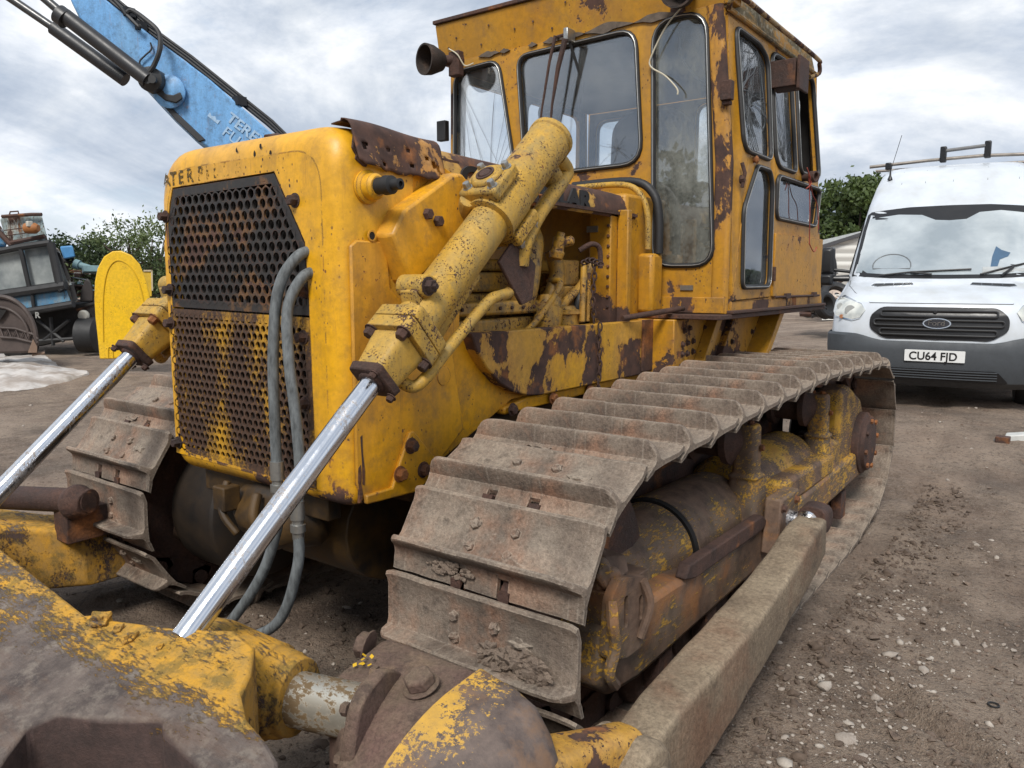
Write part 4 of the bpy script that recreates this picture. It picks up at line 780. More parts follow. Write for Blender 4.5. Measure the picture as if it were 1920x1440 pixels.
b = MB(); b.loft([bsec(-1.475, 1.40, .555, 1.20, .53, ym=1.31, sh=.1), bsec(-1.455, 1.405, .565, 1.18, .54, ym=1.31, sh=.1), bsec(-1.40, 1.405, .567, 1.15, .535, ym=1.29, sh=.1), bsec(-1.34, 1.405, .567, 1.10, .50, ym=1.25, sh=.1), bsec(-1.25, 1.405, .567, .99, .42, sh=.1), bsec(-1.15, 1.405, .567, .97, .42), bsec(-1.142, 1.40, .562, .975, .415)])
blk = b.build('mount_block', m, fl, .006, ang=30)
for p_, d_, r_ in ((Vector((-1.49, 1.365, .545)), Vector((-1, -.35, .15)), .036), (Vector((-1.215, 1.275, .562)), Vector((-.12, -.30, 1)), .038)):
    b = MB(); b.lathe(p_, d_, [(0, r_ * 1.25), (.006, r_ * 1.2)], 20); b.lathe(p_ + d_.normalized() * .006, d_, [(0, r_), (.024, r_), (.03, r_ * .85)], 6); b.build('big_bolt', m, blk, .004)
b = MB(); b.loft([bsec(-1.141, 1.412, .577, .965, .43), bsec(-1.10, 1.413, .577, .965, .43, r=.05), bsec(-1.03, 1.41, .572, .97, .43, r=.06), bsec(-.965, 1.40, .560, .985, .42, r=.07), bsec(-.915, 1.385, .530, 1.01, .40, r=.09), bsec(-.880, 1.35, .48, 1.05, .36, ym=1.22), bsec(-.862, 1.31, .42, 1.10, .31, ym=1.22), bsec(-.858, 1.25, .34, 1.15, .28, ym=1.22)])
el = b.build('elbow_casting', elbowmat(), fl, ang=35)
mlf = MT('yellow_leaf'); mlf.set(Base_Color=(.62, .38, .02), Roughness=.5); b = MB(); rl_ = random.Random(3)
for i in range(7):
    c = Vector((-1.405, 1.275, .556 + i * .003)) + Vector((rl_.uniform(-.025, .012), rl_.uniform(-.02, .02), 0)); a = rl_.uniform(0, 6); u = Vector((math.cos(a), math.sin(a), rl_.uniform(-.5, .5))) * .009; w_ = Vector((-math.sin(a), math.cos(a), rl_.uniform(-.4, .6))) * .006
    b.add([c - u, c + w_, c + u, c - w_], [(0, 1, 2, 3)])
lf = b.build('fallen_leaves', mlf.m, None, root=(-1.40, 1.26, .56)); tag(lf, 'small yellow leaves lying on the dark bolted block at the front', 'leaves')
# far side cross tube, brown pipe beside the far push arm
b = MB(); b.cyl((-4.05, 1.22, .57), (-3.33, 1.50, .60), .052, 24); b.lathe((-3.42, 1.455, .595), (1, .3, 0), [(0, .06), (.03, .075), (.05, .075), (.10, .05)], 20); b.bx(-3.5, -3.38, 1.42, 1.62, .42, .56)
b.build('tilt_brace', M['rust'], doz, .004)
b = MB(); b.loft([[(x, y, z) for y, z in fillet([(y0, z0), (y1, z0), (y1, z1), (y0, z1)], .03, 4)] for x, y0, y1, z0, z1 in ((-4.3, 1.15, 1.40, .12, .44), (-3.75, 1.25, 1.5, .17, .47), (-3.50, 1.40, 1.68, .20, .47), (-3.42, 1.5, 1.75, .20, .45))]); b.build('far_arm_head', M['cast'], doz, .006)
# ---- cab
YF = 3.75
XS = lambda z: -1.45 - .1 * max(0., z - 2.1)
XL = lambda z: -3.265 + .03 * max(0., z - 2.1)
fnF = lambda a, c, d: Vector((a, YF + d, c))
fnR = lambda a, c, d: Vector((XS(c) - d, a, c))
fnL = lambda a, c, d: Vector((XL(c) + d, a, c))
fnB = lambda a, c, d: Vector((a, 5.36 - d, c))
W1 = fillet([(-3.222, 2.06), (-2.735, 2.06), (-2.875, 2.792), (-3.205, 2.775)], [.05, .05, .08, .09])
W2 = fillet([(-2.68, 2.12), (-1.935, 2.13), (-1.988, 2.805), (-2.737, 2.79)], [.06, .12, .10, .08])
W3 = fillet([(-1.855, 1.60), (-1.527, 1.60), (-1.605, 2.822), (-1.888, 2.815)], [.11, .11, .12, .12])
S1 = fillet([(3.885, 2.17), (4.29, 2.165), (4.325, 2.70), (4.20, 2.752), (3.86, 2.755)], [.07, .06, .1, .05, .06])
S2 = fillet([(4.405, 2.15), (4.755, 2.15), (4.76, 2.775), (4.41, 2.765)], [.09, .05, .13, .1])
S3 = fillet([(4.84, 2.165), (5.25, 2.17), (5.215, 2.775), (4.85, 2.76)], .06)
SD = fillet([(3.905, 1.49), (4.325, 1.49), (4.31, 2.04), (4.25, 2.11), (4.06, 2.11), (3.888, 1.88)], [.04, .06, .05, .03, .03, .05])
SR = fillet([(4.42, 1.87), (5.19, 1.865), (5.245, 2.08), (5.2, 2.10), (4.42, 2.10)], .05)
DO = [(3.795, 1.42), (4.365, 1.43), (4.365, 2.80), (3.775, 2.80)]
b = MB(); b.plate([(-3.265, 1.36), (-1.50, 1.36), (-1.535, 2.84), (-3.245, 2.84)], [W1[::-1], W2[::-1], W3[::-1]], fnF, .035)
cab = b.build('cab', M['cab'], doz, .003)
b = MB(); b.plate([(3.79, 1.36), (5.44, 1.36), (5.27, 2.82), (3.76, 2.82)], [DO[::-1], S2[::-1], S3[::-1], SR[::-1]], fnR, .03); b.build('side_wall', M['cab'], cab, .003)
b = MB(); b.plate(DO and [(3.80, 1.425), (4.358, 1.435), (4.36, 2.793), (3.782, 2.793)], [S1[::-1], SD[::-1]], lambda a, c, d: Vector((XS(c) + .010 - d, a, c)), .03); door = b.build('door', M['cab'], cab, .004)
b = MB(); b.plate([(3.76, 1.36), (5.38, 1.36), (5.30, 2.82), (3.76, 2.82)], [fillet([(3.85, 2.05), (4.42, 2.05), (4.42, 2.74), (3.85, 2.74)], .08)[::-1], fillet([(4.52, 2.05), (5.22, 2.05), (5.2, 2.74), (4.52, 2.74)], .08)[::-1]], fnL, .03); b.build('far_side_wall', M['cab'], cab)
RA = fillet([(-3.15, 2.12), (-2.43, 2.12), (-2.43, 2.73), (-3.15, 2.73)], .09); RB = fillet([(-2.34, 2.12), (-1.60, 2.12), (-1.62, 2.75), (-2.34, 2.75)], .09)
b = MB(); b.plate([(-3.25, 1.36), (-1.46, 1.36), (-1.53, 2.82), (-3.23, 2.82)], [RA[::-1], RB[::-1]], fnB, .008); b.build('rear_wall', M['cab'], cab)
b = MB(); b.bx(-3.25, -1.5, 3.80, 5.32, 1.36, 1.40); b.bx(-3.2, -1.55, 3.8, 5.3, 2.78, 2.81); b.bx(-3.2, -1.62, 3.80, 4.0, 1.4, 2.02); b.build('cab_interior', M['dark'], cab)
b = MB(); b.plate([(-3.22, 1.40), (-1.50, 1.40), (-1.55, 2.78), (-3.20, 2.78)], [RA[::-1], RB[::-1]], lambda a, c, d: Vector((a, 5.325 - d, c)), .004); b.build('rear_shade_sheet', M['dark'], cab)  # dark sheet added inside the yellow wall to paint the cab's inner shade
b = MB(); b.plate([(3.80, 1.40), (5.32, 1.40), (5.26, 2.78), (3.80, 2.78)], [fillet([(3.85, 2.05), (4.42, 2.05), (4.42, 2.74), (3.85, 2.74)], .08)[::-1], fillet([(4.52, 2.05), (5.22, 2.05), (5.2, 2.74), (4.52, 2.74)], .08)[::-1]], lambda a, c, d: Vector((XL(c) + .035 + d, a, c)), .004); b.build('side_shade_sheet', M['dark'], cab)  # second added dark sheet, painting shade over the far wall's inside
# corner posts
b = MB(); b.loft([[(x + dx, y, z) for x, y in fillet([(-1.54, 3.742), (-1.455, 3.742), (-1.452, 3.785), (-1.50, 3.80), (-1.54, 3.79)], .03, 4)] for z, dx in ((1.36, 0), (2.1, 0), (2.84, -.072))]); post = b.build('corner_post', M['cabrust'], cab)
b = MB(); b.loft([[(x + dx, y, z) for x, y in [(-1.482, 3.79), (-1.462, 3.785), (-1.462, 3.80), (-1.482, 3.80)]] for z, dx in ((1.42, 0), (2.1, 0), (2.80, -.07))]); b.build('door_gap', M['dark'], cab)
b = MB(); b.bx(-1.505, -1.45, 3.70, 3.745, 2.38, 2.47); b.bx(-1.50, -1.46, 3.715, 3.75, 2.36, 2.38); b.build('hinge', M['rust'], cab, .004)
# foot of the cab: turned-out flange
b = MB(); b.bx(-3.27, -1.43, 3.62, 5.46, 1.333, 1.357); b.bx(-1.50, -1.42, 3.76, 5.44, 1.358, 1.375); b.build('cab_base', M['rust'], cab, .004)
b = MB(); b.bx(-1.95, -1.46, 3.735, 3.75, 1.36, 1.44); b.build('base_apron', M['cabrust'], cab, .003)
b = MB(); b.plate([(3.80, 1.36), (5.43, 1.36), (5.42, 1.425), (3.80, 1.418)], [], lambda a, c, d: Vector((-1.446 - d, a, c)), .02); b.build('sill', M['cabrust'], cab, .003)
b = MB(); b.plate([(4.40, 1.435), (5.35, 1.43), (5.36, 1.79), (4.415, 1.785)], [], lambda a, c, d: Vector((-1.438 - d, a, c)), .02); lp = b.build('side_locker_lid', M['cab'], cab, .004)
b = MB(); b.tube([(-1.43, 4.385, 1.52), (-1.43, 4.385, 1.60)], .010, 8); b.tube([(-1.43, 4.42, 1.432), (-1.43, 5.30, 1.428)], .007, 8); b.bx(-1.445, -1.42, 4.60, 4.68, 1.42, 1.45); b.bx(-1.445, -1.42, 5.15, 5.22, 1.42, 1.45); b.build('lid_hinge', M['rust'], lp, .002)
# windows
def window(poly, fn, gm, n='window', par=cab, r=.013, liner=True, proud=-.004):
    b = MB(); b.ring([fn(a, c, proud) for a, c in poly], r, 8); wf = b.build(n + '_seal', M['black'], par)
    if liner:
        b = MB(); b.ring([fn(a, c, proud - r * .95) for a, c in poly], .0028, 6); b.build('seal_strip', M['steel'], wf)
    if gm:
        b = MB(); b.plate(poly, [], lambda a, c, d: fn(a, c, .012 + d), .004); b.build(n + '_pane', gm, wf)
    return wf
window(W1, fnF, M['glass']); window(W2, fnF, M['glass']); window(W3, fnF, M['glassdirty'])
fnD = lambda a, c, d: Vector((XS(c) + .010 - d, a, c))
window(S1, fnD, M['glasscrack'], par=door); window(SD, fnD, M['glass'], par=door)
window(S2, fnR, M['glasscrack']); window(S3, fnR, None); window(SR, fnR, M['glass'])
for p_ in (RA, RB): window(p_, fnB, M['glassclear'], liner=False)
# crack lines of the shattered panes, radiating
def cracks(cy, cz, fn, poly, seed, n=16, r=.0016, jit=.5, col='steel', lo_=.1, hi_=.5, a0=0, a1=2 * PI):
    rnd = random.Random(seed); b = MB()
    def ins(x, z):
        c = False
        for i in range(len(poly)):
            (x1, z1), (x2, z2) = poly[i], poly[(i + 1) % len(poly)]
            if (z1 > z) != (z2 > z) and x < (x2 - x1) * (z - z1) / (z2 - z1) + x1: c = not c
        return c
    for k in range(n):
        a = a0 + (a1 - a0) * (k + rnd.uniform(-.3, .3)) / n; p = Vector((cy, cz)); pts = [p.copy()]; L_ = rnd.uniform(lo_, hi_)
        for q in range(8):
            a += rnd.uniform(-jit, jit) * .35; p = p + Vector((math.cos(a), math.sin(a))) * L_ / 8
            if not ins(*p): break
            pts.append(p.copy())
        if len(pts) > 2: b.tube([fn(x, z, .008) for x, z in pts], r, 4)
    return b
mc = plain('crack_line', (.10, .11, .12), .5)
cracks(3.93, 2.47, fnD, S1, 1, 44, .0017, 1.0).build('crack_lines', mc, door); cracks(4.02, 2.40, fnD, S1, 8, 26, .0016, 1.1, lo_=.05, hi_=.2).build('crack_lines', mc, door)
cracks(4.2, 2.72, fnD, S1, 9, 14, .0014, .8, a0=PI, a1=2 * PI).build('crack_lines', mc, door)
cracks(4.6, 2.2, fnR, S2, 3, 18, .0011, 1.0, hi_=.55, a0=.2, a1=PI - .2).build('crack_lines', mc, cab)
cracks(-3.19, 2.72, fnF, W1, 5, 6, .0012, .15, lo_=.6, hi_=.75, a0=-PI * .5, a1=-PI * .3).build('crack_lines', mc, cab)
cracks(-2.95, 2.02 + .05, fnF, W1, 6, 7, .0011, .15, lo_=.3, hi_=.6, a0=PI * .25, a1=PI * .55).build('crack_lines', mc, cab)
cracks(-2.09, 2.22, fnF, W2, 7, 16, .0007, .6, lo_=.04, hi_=.14).build('crack_lines', mc, cab)
# roof and visor
b = MB(); b.px([(3.76, 2.838), (3.715, 3.055), (3.73, 3.075), (3.86, 2.96), (3.86, 2.84)], -3.335, -1.475); rf = b.build('roof_visor', M['cab'], cab, .004)
b = MB(); b.bx(-3.345, -1.47, 3.700, 3.75, 3.063, 3.085); b.build('visor_edge', M['rust'], rf, .004)
b = MB(); b.px([(3.77, 2.822), (5.27, 2.815), (5.14, 2.935), (3.77, 2.95)], -3.24, -1.512)
mo = MT('mossy_roof_paint'); n1 = mo.noise(9, 8, .7, mo.map((1, .35, 2))); n2 = mo.noise(26, 6, .7); n3 = mo.noise(4, 4, .6)
c_ = mo.mix(mo.rng(n1, .42, .56), (.42, .23, .06), (.12, .10, .055)); c_ = mo.mix(mo.rng(n2, .52, .60), c_, (.30, .27, .20)); c_ = mo.mix(mo.rng(n3, .58, .66), c_, (.055, .05, .035))
mo.set(Base_Color=c_, Roughness=.85); mo.bump(n2, .003); M['moss'] = mo.m
b.build('roof', M['moss'], cab, .006)
b = MB(); b.tube([(-1.50, 3.77, 2.82), (-1.48, 3.74, 2.84)] + [(-1.46, 3.80, 2.872), (-1.46, 4.4, 2.872), (-1.46, 5.10, 2.868), (-1.465, 5.17, 2.85), (-1.47, 5.19, 2.80), (-1.50, 5.10, 2.765)], .013, 10, 4); b.build('roof_rail', painted('rail_tube', (.30, .22, .10), rust=.5, scale=8, speck=.7), rf)
b = MB(); b.tube([(-1.50, 3.77, 2.815), (-1.50, 5.26, 2.808)], .012, 8); b.build('eave_bead', M['moss'], rf)
# visor pits and seams
rnd = random.Random(12)
b = MB()
for x, z in ((-3.18, 2.965), (-3.0, 2.90), (-2.93, 2.99), (-2.75, 2.94), (-2.62, 2.955), (-2.50, 2.90), (-2.40, 3.01), (-2.2, 2.945), (-3.25, 2.92)): b.lathe((x, 3.755 - (z - 2.838) * .207, z), (0, -1, .2), [(0, .006), (.002, .006)], 10)
b.build('visor_rivet', M['rust'], rf)
b = MB(); mpp = plain('grey_primer', (.13, .10, .075), .8, var=.5, scale=20)
for x0, x1 in ((-3.24, -3.15), (-3.02, -2.86), (-2.86, -2.79), (-2.66, -2.60), (-2.47, -2.28), (-2.30, -1.99), (-2.0, -1.75), (-2.56, -2.44)):
    P_ = []; n = 12
    for k in range(n + 1): u = k / n; P_.append((x0 + (x1 - x0) * u, 2.833 + (.010 + .018 * (x1 - x0) / .3 + .012 * noise.noise(Vector((u * 4, x0, 0)))) * math.sin(PI * u)))
    for k in range(n, -1, -1): u = k / n; P_.append((x0 + (x1 - x0) * u, 2.833 - (.006 + .022 * (x1 - x0) / .3 * abs(noise.noise(Vector((u * 3, x0, 5))) + .4)) * math.sin(PI * u)))
    b = MB(); b.py(P_[:-1], 3.7375, 3.752); b.build('peeled_patch', mpp, cab)
# lamps
mlamp = rusty('burnt_lamp', (.018, .014, .012), (.05, .035, .028), (.10, .06, .04), 9., .2)
def lamp(c, d, s):
    c = Vector(c); d = Vector(d).normalized(); b = MB(); b.lathe(c, d, [(-.13, .03), (-.11, .055), (-.04, .083), (0, .088), (.012, .088), (.012, .078), (-.03, .074), (-.09, .05), (-.10, .0)], 28, False)
    l_ = b.build('work_lamp', mlamp, cab, ang=50)
    b = MB(); b.cyl(c - d * .10, c - d * .10 + Vector((.10 * s, .10, .02)), .03, 14); b.bx(c.x - .02 + .08 * s, c.x + .06 + .08 * s, c.y + .13, c.y + .18, c.z - .08, c.z + .06); b.build('lamp_bracket', M['rust'], l_, .006)
    b = MB(); b.tube([c - d * .08 + Vector((.05, .05, .07)), c + Vector((.14, .12, .03)), c + Vector((.17, .15, -.03)), c + Vector((.22, .17, -.02))], .004, 6, 6); b.build('wire', plain('cream_wire', (.6, .55, .42), .6), l_)
lamp((-3.22, 3.50, 2.80), (-.25, -1, -.05), 1); lamp((-1.70, 3.62, 2.905), (.1, -1, -.1), -1)
b = MB(); b.tube([(-1.72, 3.73, 2.86), (-1.80, 3.72, 2.78), (-1.875, 3.72, 2.66), (-1.885, 3.72, 2.60), (-1.80, 3.715, 2.54), (-1.735, 3.715, 2.47), (-1.73, 3.715, 2.44)], .004, 6, 6); b.build('wire', plain('cream_wire_b', (.6, .55, .42), .6), cab)
# wipers
b = MB(); b.bx(-2.375, -2.345, 3.66, 3.74, 2.795, 2.86); b.build('wiper_motor', M['steel'], cab, .006)
b = MB(); b.tube([(-2.36, 3.66, 2.80), (-2.40, 3.655, 2.66), (-2.44, 3.66, 2.48), (-2.46, 3.66, 2.30)], [.016, .013, .007, .006], 8); b.tube([(-2.43, 3.67, 2.83), (-2.46, 3.66, 2.70), (-2.51, 3.66, 2.45), (-2.52, 3.66, 2.33)], [.010, .008, .006, .006], 8); b.tube([(-2.44, 3.68, 2.825), (-2.37, 3.68, 2.83)], .009, 8); b.build('wiper_arm', M['rust'], cab)
b = MB(); b.tube([(-2.36, 3.70, 2.80), (-2.33, 3.79, 2.6), (-2.36, 3.80, 2.4)], .008, 6); b.build('inner_blade', M['black'], cab)
# inside: seat, visor mirror, fan
b = MB(); b.loft([[(x, y, z) for x, z in fillet([(-2.62, 1.5), (-2.02, 1.5), (-2.06, 2.52), (-2.2, 2.60), (-2.44, 2.60), (-2.58, 2.52)], .12, 5)] for y in (4.55, 4.70)]); b.bx(-2.62, -2.02, 4.0, 4.6, 1.5, 1.85); b.build('seat', plain('seat_grey', (.05, .055, .065), .7), cab, .03)
b = MB(); b.blob((-2.95, 4.4, 2.60), .10, 2, 3, .1, (1, .4, 1)); b.blob((-2.78, 4.2, 2.66), .08, 2, 3, .1, (1.3, .4, .8)); b.blob((-3.06, 4.5, 2.52), .09, 3, 3, .1, (.6, .4, 1.2)); b.tube([(-2.95, 4.4, 2.6), (-2.95, 4.5, 2.8)], .015); b.build('rear_view_mirrors', M['black'], cab)
b = MB(); b.tube([(-2.70, 3.9, 2.44), (-2.62, 3.9, 2.43), (-2.52, 3.9, 2.50), (-2.44, 3.9, 2.63)], .003, 5, 6); b.tube([(-2.70, 3.9, 2.49), (-2.60, 3.9, 2.505), (-2.5, 3.9, 2.56), (-2.42, 3.9, 2.7)], .003, 5, 6); b.tube([(-1.79, 3.85, 2.8), (-1.78, 3.85, 2.66), (-1.70, 3.85, 2.55), (-1.62, 3.85, 2.48), (-1.6, 3.85, 2.40)], .005, 5, 6); b.build('loose_wire', M['hose'], cab)
# mirror bracket, door catch, work-lamp stub and the red twine on the side
b = MB(); bxx = lambda *a: b.bx(*a)
bxx(-1.50, -1.36, 4.37, 4.40, 2.56, 2.70); bxx(-1.50, -1.34, 4.38, 4.52, 2.675, 2.69); bxx(-1.50, -1.34, 4.38, 4.52, 2.56, 2.575); bxx(-1.35, -1.335, 4.36, 4.53, 2.54, 2.71); b.build('mirror_bracket', M['rust'], cab, .003)
b = MB(); b.bolt((-1.44, 3.84, 2.02), (1, 0, 0), .016, .02); b.tube([(-1.435, 3.84, 2.10), (-1.42, 3.845, 2.05), (-1.43, 3.84, 1.98)], .01, 8); b.build('door_catch', M['rust'], door); b = MB(); b.lathe((-1.455, 4.02, 2.135), (1, 0, 0), [(0, .014), (.02, .014), (.03, .022), (.04, .01)], 14); b.build('door_knob', M['rust'], door)
b = MB(); b.lathe((-1.46, 4.90, 2.135), (1, -.3, 0), [(0, .02), (.05, .022), (.055, .034), (.10, .034), (.10, .022), (.08, .02)], 18); b.build('lamp_stub', M['rust'], cab, .003)
b = MB(); b.tube([(-1.40, 4.84, 2.15), (-1.40, 4.88, 2.02), (-1.40, 4.90, 1.92), (-1.41, 4.95, 1.80), (-1.41, 4.96, 1.74)], .003, 6, 5); b.tube([(-1.40, 4.86, 2.12), (-1.40, 4.94, 2.04), (-1.40, 5.05, 1.98), (-1.40, 5.10, 1.84)], .003, 6, 5); b.tube([(-1.40, 4.80, 2.18), (-1.39, 4.86, 2.10), (-1.40, 4.80, 2.06)], .0035, 6, 5); b.tube([(-1.41, 4.95, 1.75), (-1.40, 5.02, 1.70), (-1.40, 5.08, 1.73)], .0035, 6, 5)
b.build('red_twine', plain('red_twine_mat', (.34, .07, .05), .8), cab)
b = MB(); b.bx(-1.70, -1.63, 3.742, 3.748, 1.475, 1.50); b.build('maker_plate', M['steel'], cab)
b = MB(); b.bx(-3.34, -3.27, 3.72, 3.76, 2.38, 2.50); b.build('far_hinge', M['black'], cab, .004)
# ================================================================== GROUND
def sst(t): t = max(0., min(1., t)); return t * t * (3 - 2 * t)
RUT = [gr(1650, 1290), gr(1740, 1360), gr(1800, 1400), gr(1900, 1465), gr(2000, 1540)]
def seg_d(p, a, c):
    ab = c - a; t = max(0, min(1, (p - a).dot(ab) / ab.dot(ab))); return (p - a - ab * t).length
def hbase(x, y):
    return .27 * sst((y - 4.6) / 3.2) * sst((x + 9) / 4) + .10 * sst((-x - 8) / 8)
def hgt(x, y):
    h = hbase(x, y); r = math.hypot(x, y); f = 1 / (1 + (r / 25) ** 2)
    h += f * (.030 * noise.noise(Vector((x * .55, y * .55, 0))) + .022 * noise.noise(Vector((x * 1.7, y * 1.7, 3))))
    if r < 22:
        h += .011 * noise.noise(Vector((x * 5, y * 5, 1))) + .007 * noise.noise(Vector((x * 13, y * 13, 7))) * (1 if r < 12 else .5) + .004 * noise.noise(Vector((x * 29, y * 29, 2)))
        # churned lumps beside and between the tracks
        k = max(0, 1 - abs(x + .78) / .22) * (1 if 2 < y < 6.2 else 0) + (.8 if (-3.1 < x < -1.65 and 0.9 < y < 5.6) else 0)
        if k: h += k * (.030 * abs(noise.noise(Vector((x * 6, y * 6, 9)))) + .022 * abs(noise.noise(Vector((x * 15, y * 15, 4)))))
    if 2.5 < y < 16 and -3 < x < 2.5:
        for x0_, sl_ in ((.55, -.10), (-.05, -.13)):
            d_ = (x - x0_ - sl_ * y + .12 * noise.noise(Vector((y * .3, x0_, 0)))) / .13
            if abs(d_) < 2.2: h += (-.020 * math.exp(-d_ ** 4) + .010 * math.exp(-((abs(d_) - 1.35) / .35) ** 2)) * (.5 + .5 * noise.noise(Vector((y * .8, 3, 3)))) + .006 * math.exp(-d_ ** 4) * math.sin(y * 55 + abs(d_) * 5)
    if -.9 < x < 1.2 and 1.6 < y < 3.6:
        p = Vector((x, y, 0)); d = min(seg_d(p, a, c) for a, c in zip(RUT, RUT[1:])); d += .03 * noise.noise(Vector((x * 9, y * 9, 5)))
        h += -.045 * math.exp(-(d / .045) ** 2) + .016 * math.exp(-((d - .10) / .05) ** 2)
    return h
def axis(lo_, hi, a, c, st):
    v = list(np.arange(a, c, st)); s = st; x = a
    while x > lo_: s *= 1.09; x -= s; v.insert(0, x)
    s = st; x = v[-1]
    while x < hi: s *= 1.09; x += s; v.append(x)
    return v
gxs = axis(-420, 420, -6.2, 1.6, .032); gys = axis(-60, 620, .6, 9.0, .032)
# shear the dense area to the left so the far-left yard is dense too
b = MB(); nx_, ny_ = len(gxs), len(gys)
b.v = [(x, y, hgt(x, y)) for y in gys for x in gxs]
b.f = [(j * nx_ + i, j * nx_ + i + 1, (j + 1) * nx_ + i + 1, (j + 1) * nx_ + i) for j in range(ny_ - 1) for i in range(nx_ - 1)]; b.mi = [0] * len(b.f)
g = MT('yard_soil'); n1 = g.noise(.55, 7, .62); n2 = g.noise(4.5, 8, .68); n3 = g.noise(38, 6, .75); n4 = g.noise(160, 3, .7); v1 = g.voro(34); v2 = g.voro(90)
c_ = g.mix(g.rng(n2, .36, .64), (.135, .094, .066), (.285, .212, .155))
c_ = g.mix(g.math('MULTIPLY', g.rng(n1, .45, .62), .75), c_, (.37, .285, .215))
c_ = g.mix(g.math('MULTIPLY', g.rng(n3, .52, .70), .55), c_, (.36, .29, .235)); c_ = g.mix(g.math('MULTIPLY', g.rng(n3, .48, .34), .85), c_, (.055, .040, .031))
n6 = g.noise(.9, 6, .6, g.map((1, 1, 1), loc=(1, 9, 0))); c_ = g.mix(g.math('MULTIPLY', g.rng(n6, .55, .66), .6), c_, (.075, .055, .043)); c_ = g.mix(g.math('MULTIPLY', g.rng(n4, .56, .66), .6), c_, (.42, .36, .29))
n5 = g.noise(1.3, 5, .6, g.map((1, 1, 1), loc=(5, 5, 0))); c_ = g.mix(g.math('MULTIPLY', g.rng(n5, .50, .62), .22), c_, (.20, .125, .085))
c_ = g.mix(g.math('MULTIPLY', g.rng(v1, .10, .06), g.rng(n2, .50, .60)), c_, (.42, .38, .33))
g.set(Base_Color=c_, Roughness=.93); g.bump(g.math('ADD', g.math('ADD', g.math('MULTIPLY', n3, 1.2), g.math('MULTIPLY', n4, .35)), g.math('MULTIPLY', g.rng(v2, 0, .5), .3)), .022)
gd = b.build('ground', g.m, None, ang=180); tag(gd, kind='structure')
# pebbles, clods, splinters
def scatter(name, n, mat, region, size, flat, seed, sub=1, amp=.35, label=''):
    rnd = random.Random(seed); tmpl = []
    for k in range(10):
        q = MB(); q.blob((0, 0, 0), 1, seed + k * 1.7, sub, amp); tmpl.append((np.array(q.v), q.f))
    V_ = []; F_ = []; o = 0
    for i in range(n):
        x, y = region(rnd); s = size(rnd); tv, tf = tmpl[rnd.randrange(10)]; a = rnd.uniform(0, 6.3); ca, sa = math.cos(a), math.sin(a)
        v = tv * np.array([s * rnd.uniform(.9, 1.6), s * rnd.uniform(.7, 1.1), s * flat * rnd.uniform(.7, 1.3)]); v = np.stack([v[:, 0] * ca - v[:, 1] * sa + x, v[:, 0] * sa + v[:, 1] * ca + y, v[:, 2] + hgt(x, y) + s * flat * .35], 1)
        V_.append(v); F_ += [tuple(k + o for k in f) for f in tf]; o += len(v)
    q = MB(); q.v = [tuple(p) for p in np.concatenate(V_)]; q.f = F_; q.mi = [0] * len(F_); ob = q.build(name, mat, None, ang=60); return tag(ob, label, name.replace('_', ' '), kind='stuff')
def reg_right(r):
    px = r.uniform(1150, 2000); py = 640 + 860 * r.random() ** .8; p = gr(px, py); return p.x, p.y
def reg_left(r):
    px = r.uniform(-60, 900); py = 655 + 620 * r.random() ** .9; p = gr(px, py); return p.x, p.y
def reg(r): return reg_right(r) if r.random() < .68 else reg_left(r)
clodm = rusty('soil_crumb', (.15, .105, .08), (.23, .17, .13), (.18, .12, .085), 18., .2, .3, (.22, .17, .13))
ms = MT('pale_stone'); nn = ms.noise(9, 3, .5); n0 = ms.noise(120, 4, .7); ms.set(Base_Color=ms.mix(ms.rng(n0, .3, .7), ms.mix(ms.rng(nn, .40, .60), (.24, .195, .16), (.44, .39, .33)), (.32, .28, .24)), Roughness=.85); ms.bump(n0, .001)
cl_ = [gr(1560, 1320), gr(1720, 1250), gr(1640, 1290), gr(1800, 1200), gr(1700, 1130), gr(1590, 1400)]
def reg_c(r):
    if r.random() < .3: c = r.choice(cl_); return c.x + r.gauss(0, .10), c.y + r.gauss(0, .10)
    return reg(r)
scatter('pebbles', 2300, ms.m, reg_c, lambda r: min(.030, .0030 * math.exp(r.gauss(0, .78))), .55, 1, 1, .35, 'pale pebbles scattered over the brown yard')
scatter('soil_clods', 5200, clodm, reg, lambda r: min(.020, .0040 * math.exp(r.gauss(0, .6))), .6, 5, 1, .5, 'crumbs of brown soil over the yard')
def reg_t(r):
    if r.random() < .5: return -.83 + abs(r.gauss(0, .16)), r.uniform(1.8, 6.0)
    return r.uniform(-2.95, -1.6), r.uniform(.9, 3.4)
md = plain('wet_mud', (.12, .085, .062), .85, var=.4, scale=20, bump=.002)
scatter('churned_mud', 3000, md, reg_t, lambda r: min(.022, .0048 * math.exp(r.gauss(0, .6))), .7, 9, 2, .45, 'dark churned mud lumps beside and between the tracks')
rnd = random.Random(77); b = MB()
for i in range(130):
    x, y = reg(rnd) if i > 60 else reg_t(rnd); L_ = rnd.uniform(.015, .06) * (1.6 if rnd.random() < .1 else 1); a = rnd.uniform(0, PI); w_ = rnd.uniform(.0015, .0035)
    b.box((x, y, hgt(x, y) + .005), (L_, w_, w_), Matrix.Rotation(a, 3, 'Z') @ Matrix.Rotation(rnd.uniform(-.25, .25), 3, 'Y'))
o = b.build('wood_splinters', plain('splinter_wood', (.26, .20, .145), .8)); tag(o, 'thin pale wood splinters strewn on the soil', 'splinters', kind='stuff')
p = gr(1862, 1333); b = MB(); b.ring([(p.x + .017 * math.cos(t), p.y + .017 * math.sin(t), hgt(p.x, p.y) + .006) for t in [2 * PI * k / 20 for k in range(20)]], .0035, 6)
o = b.build('steel_ring', M['black'], None, root=tuple(p)); tag(o, 'small dark ring lying on the soil at the lower right', 'ring')
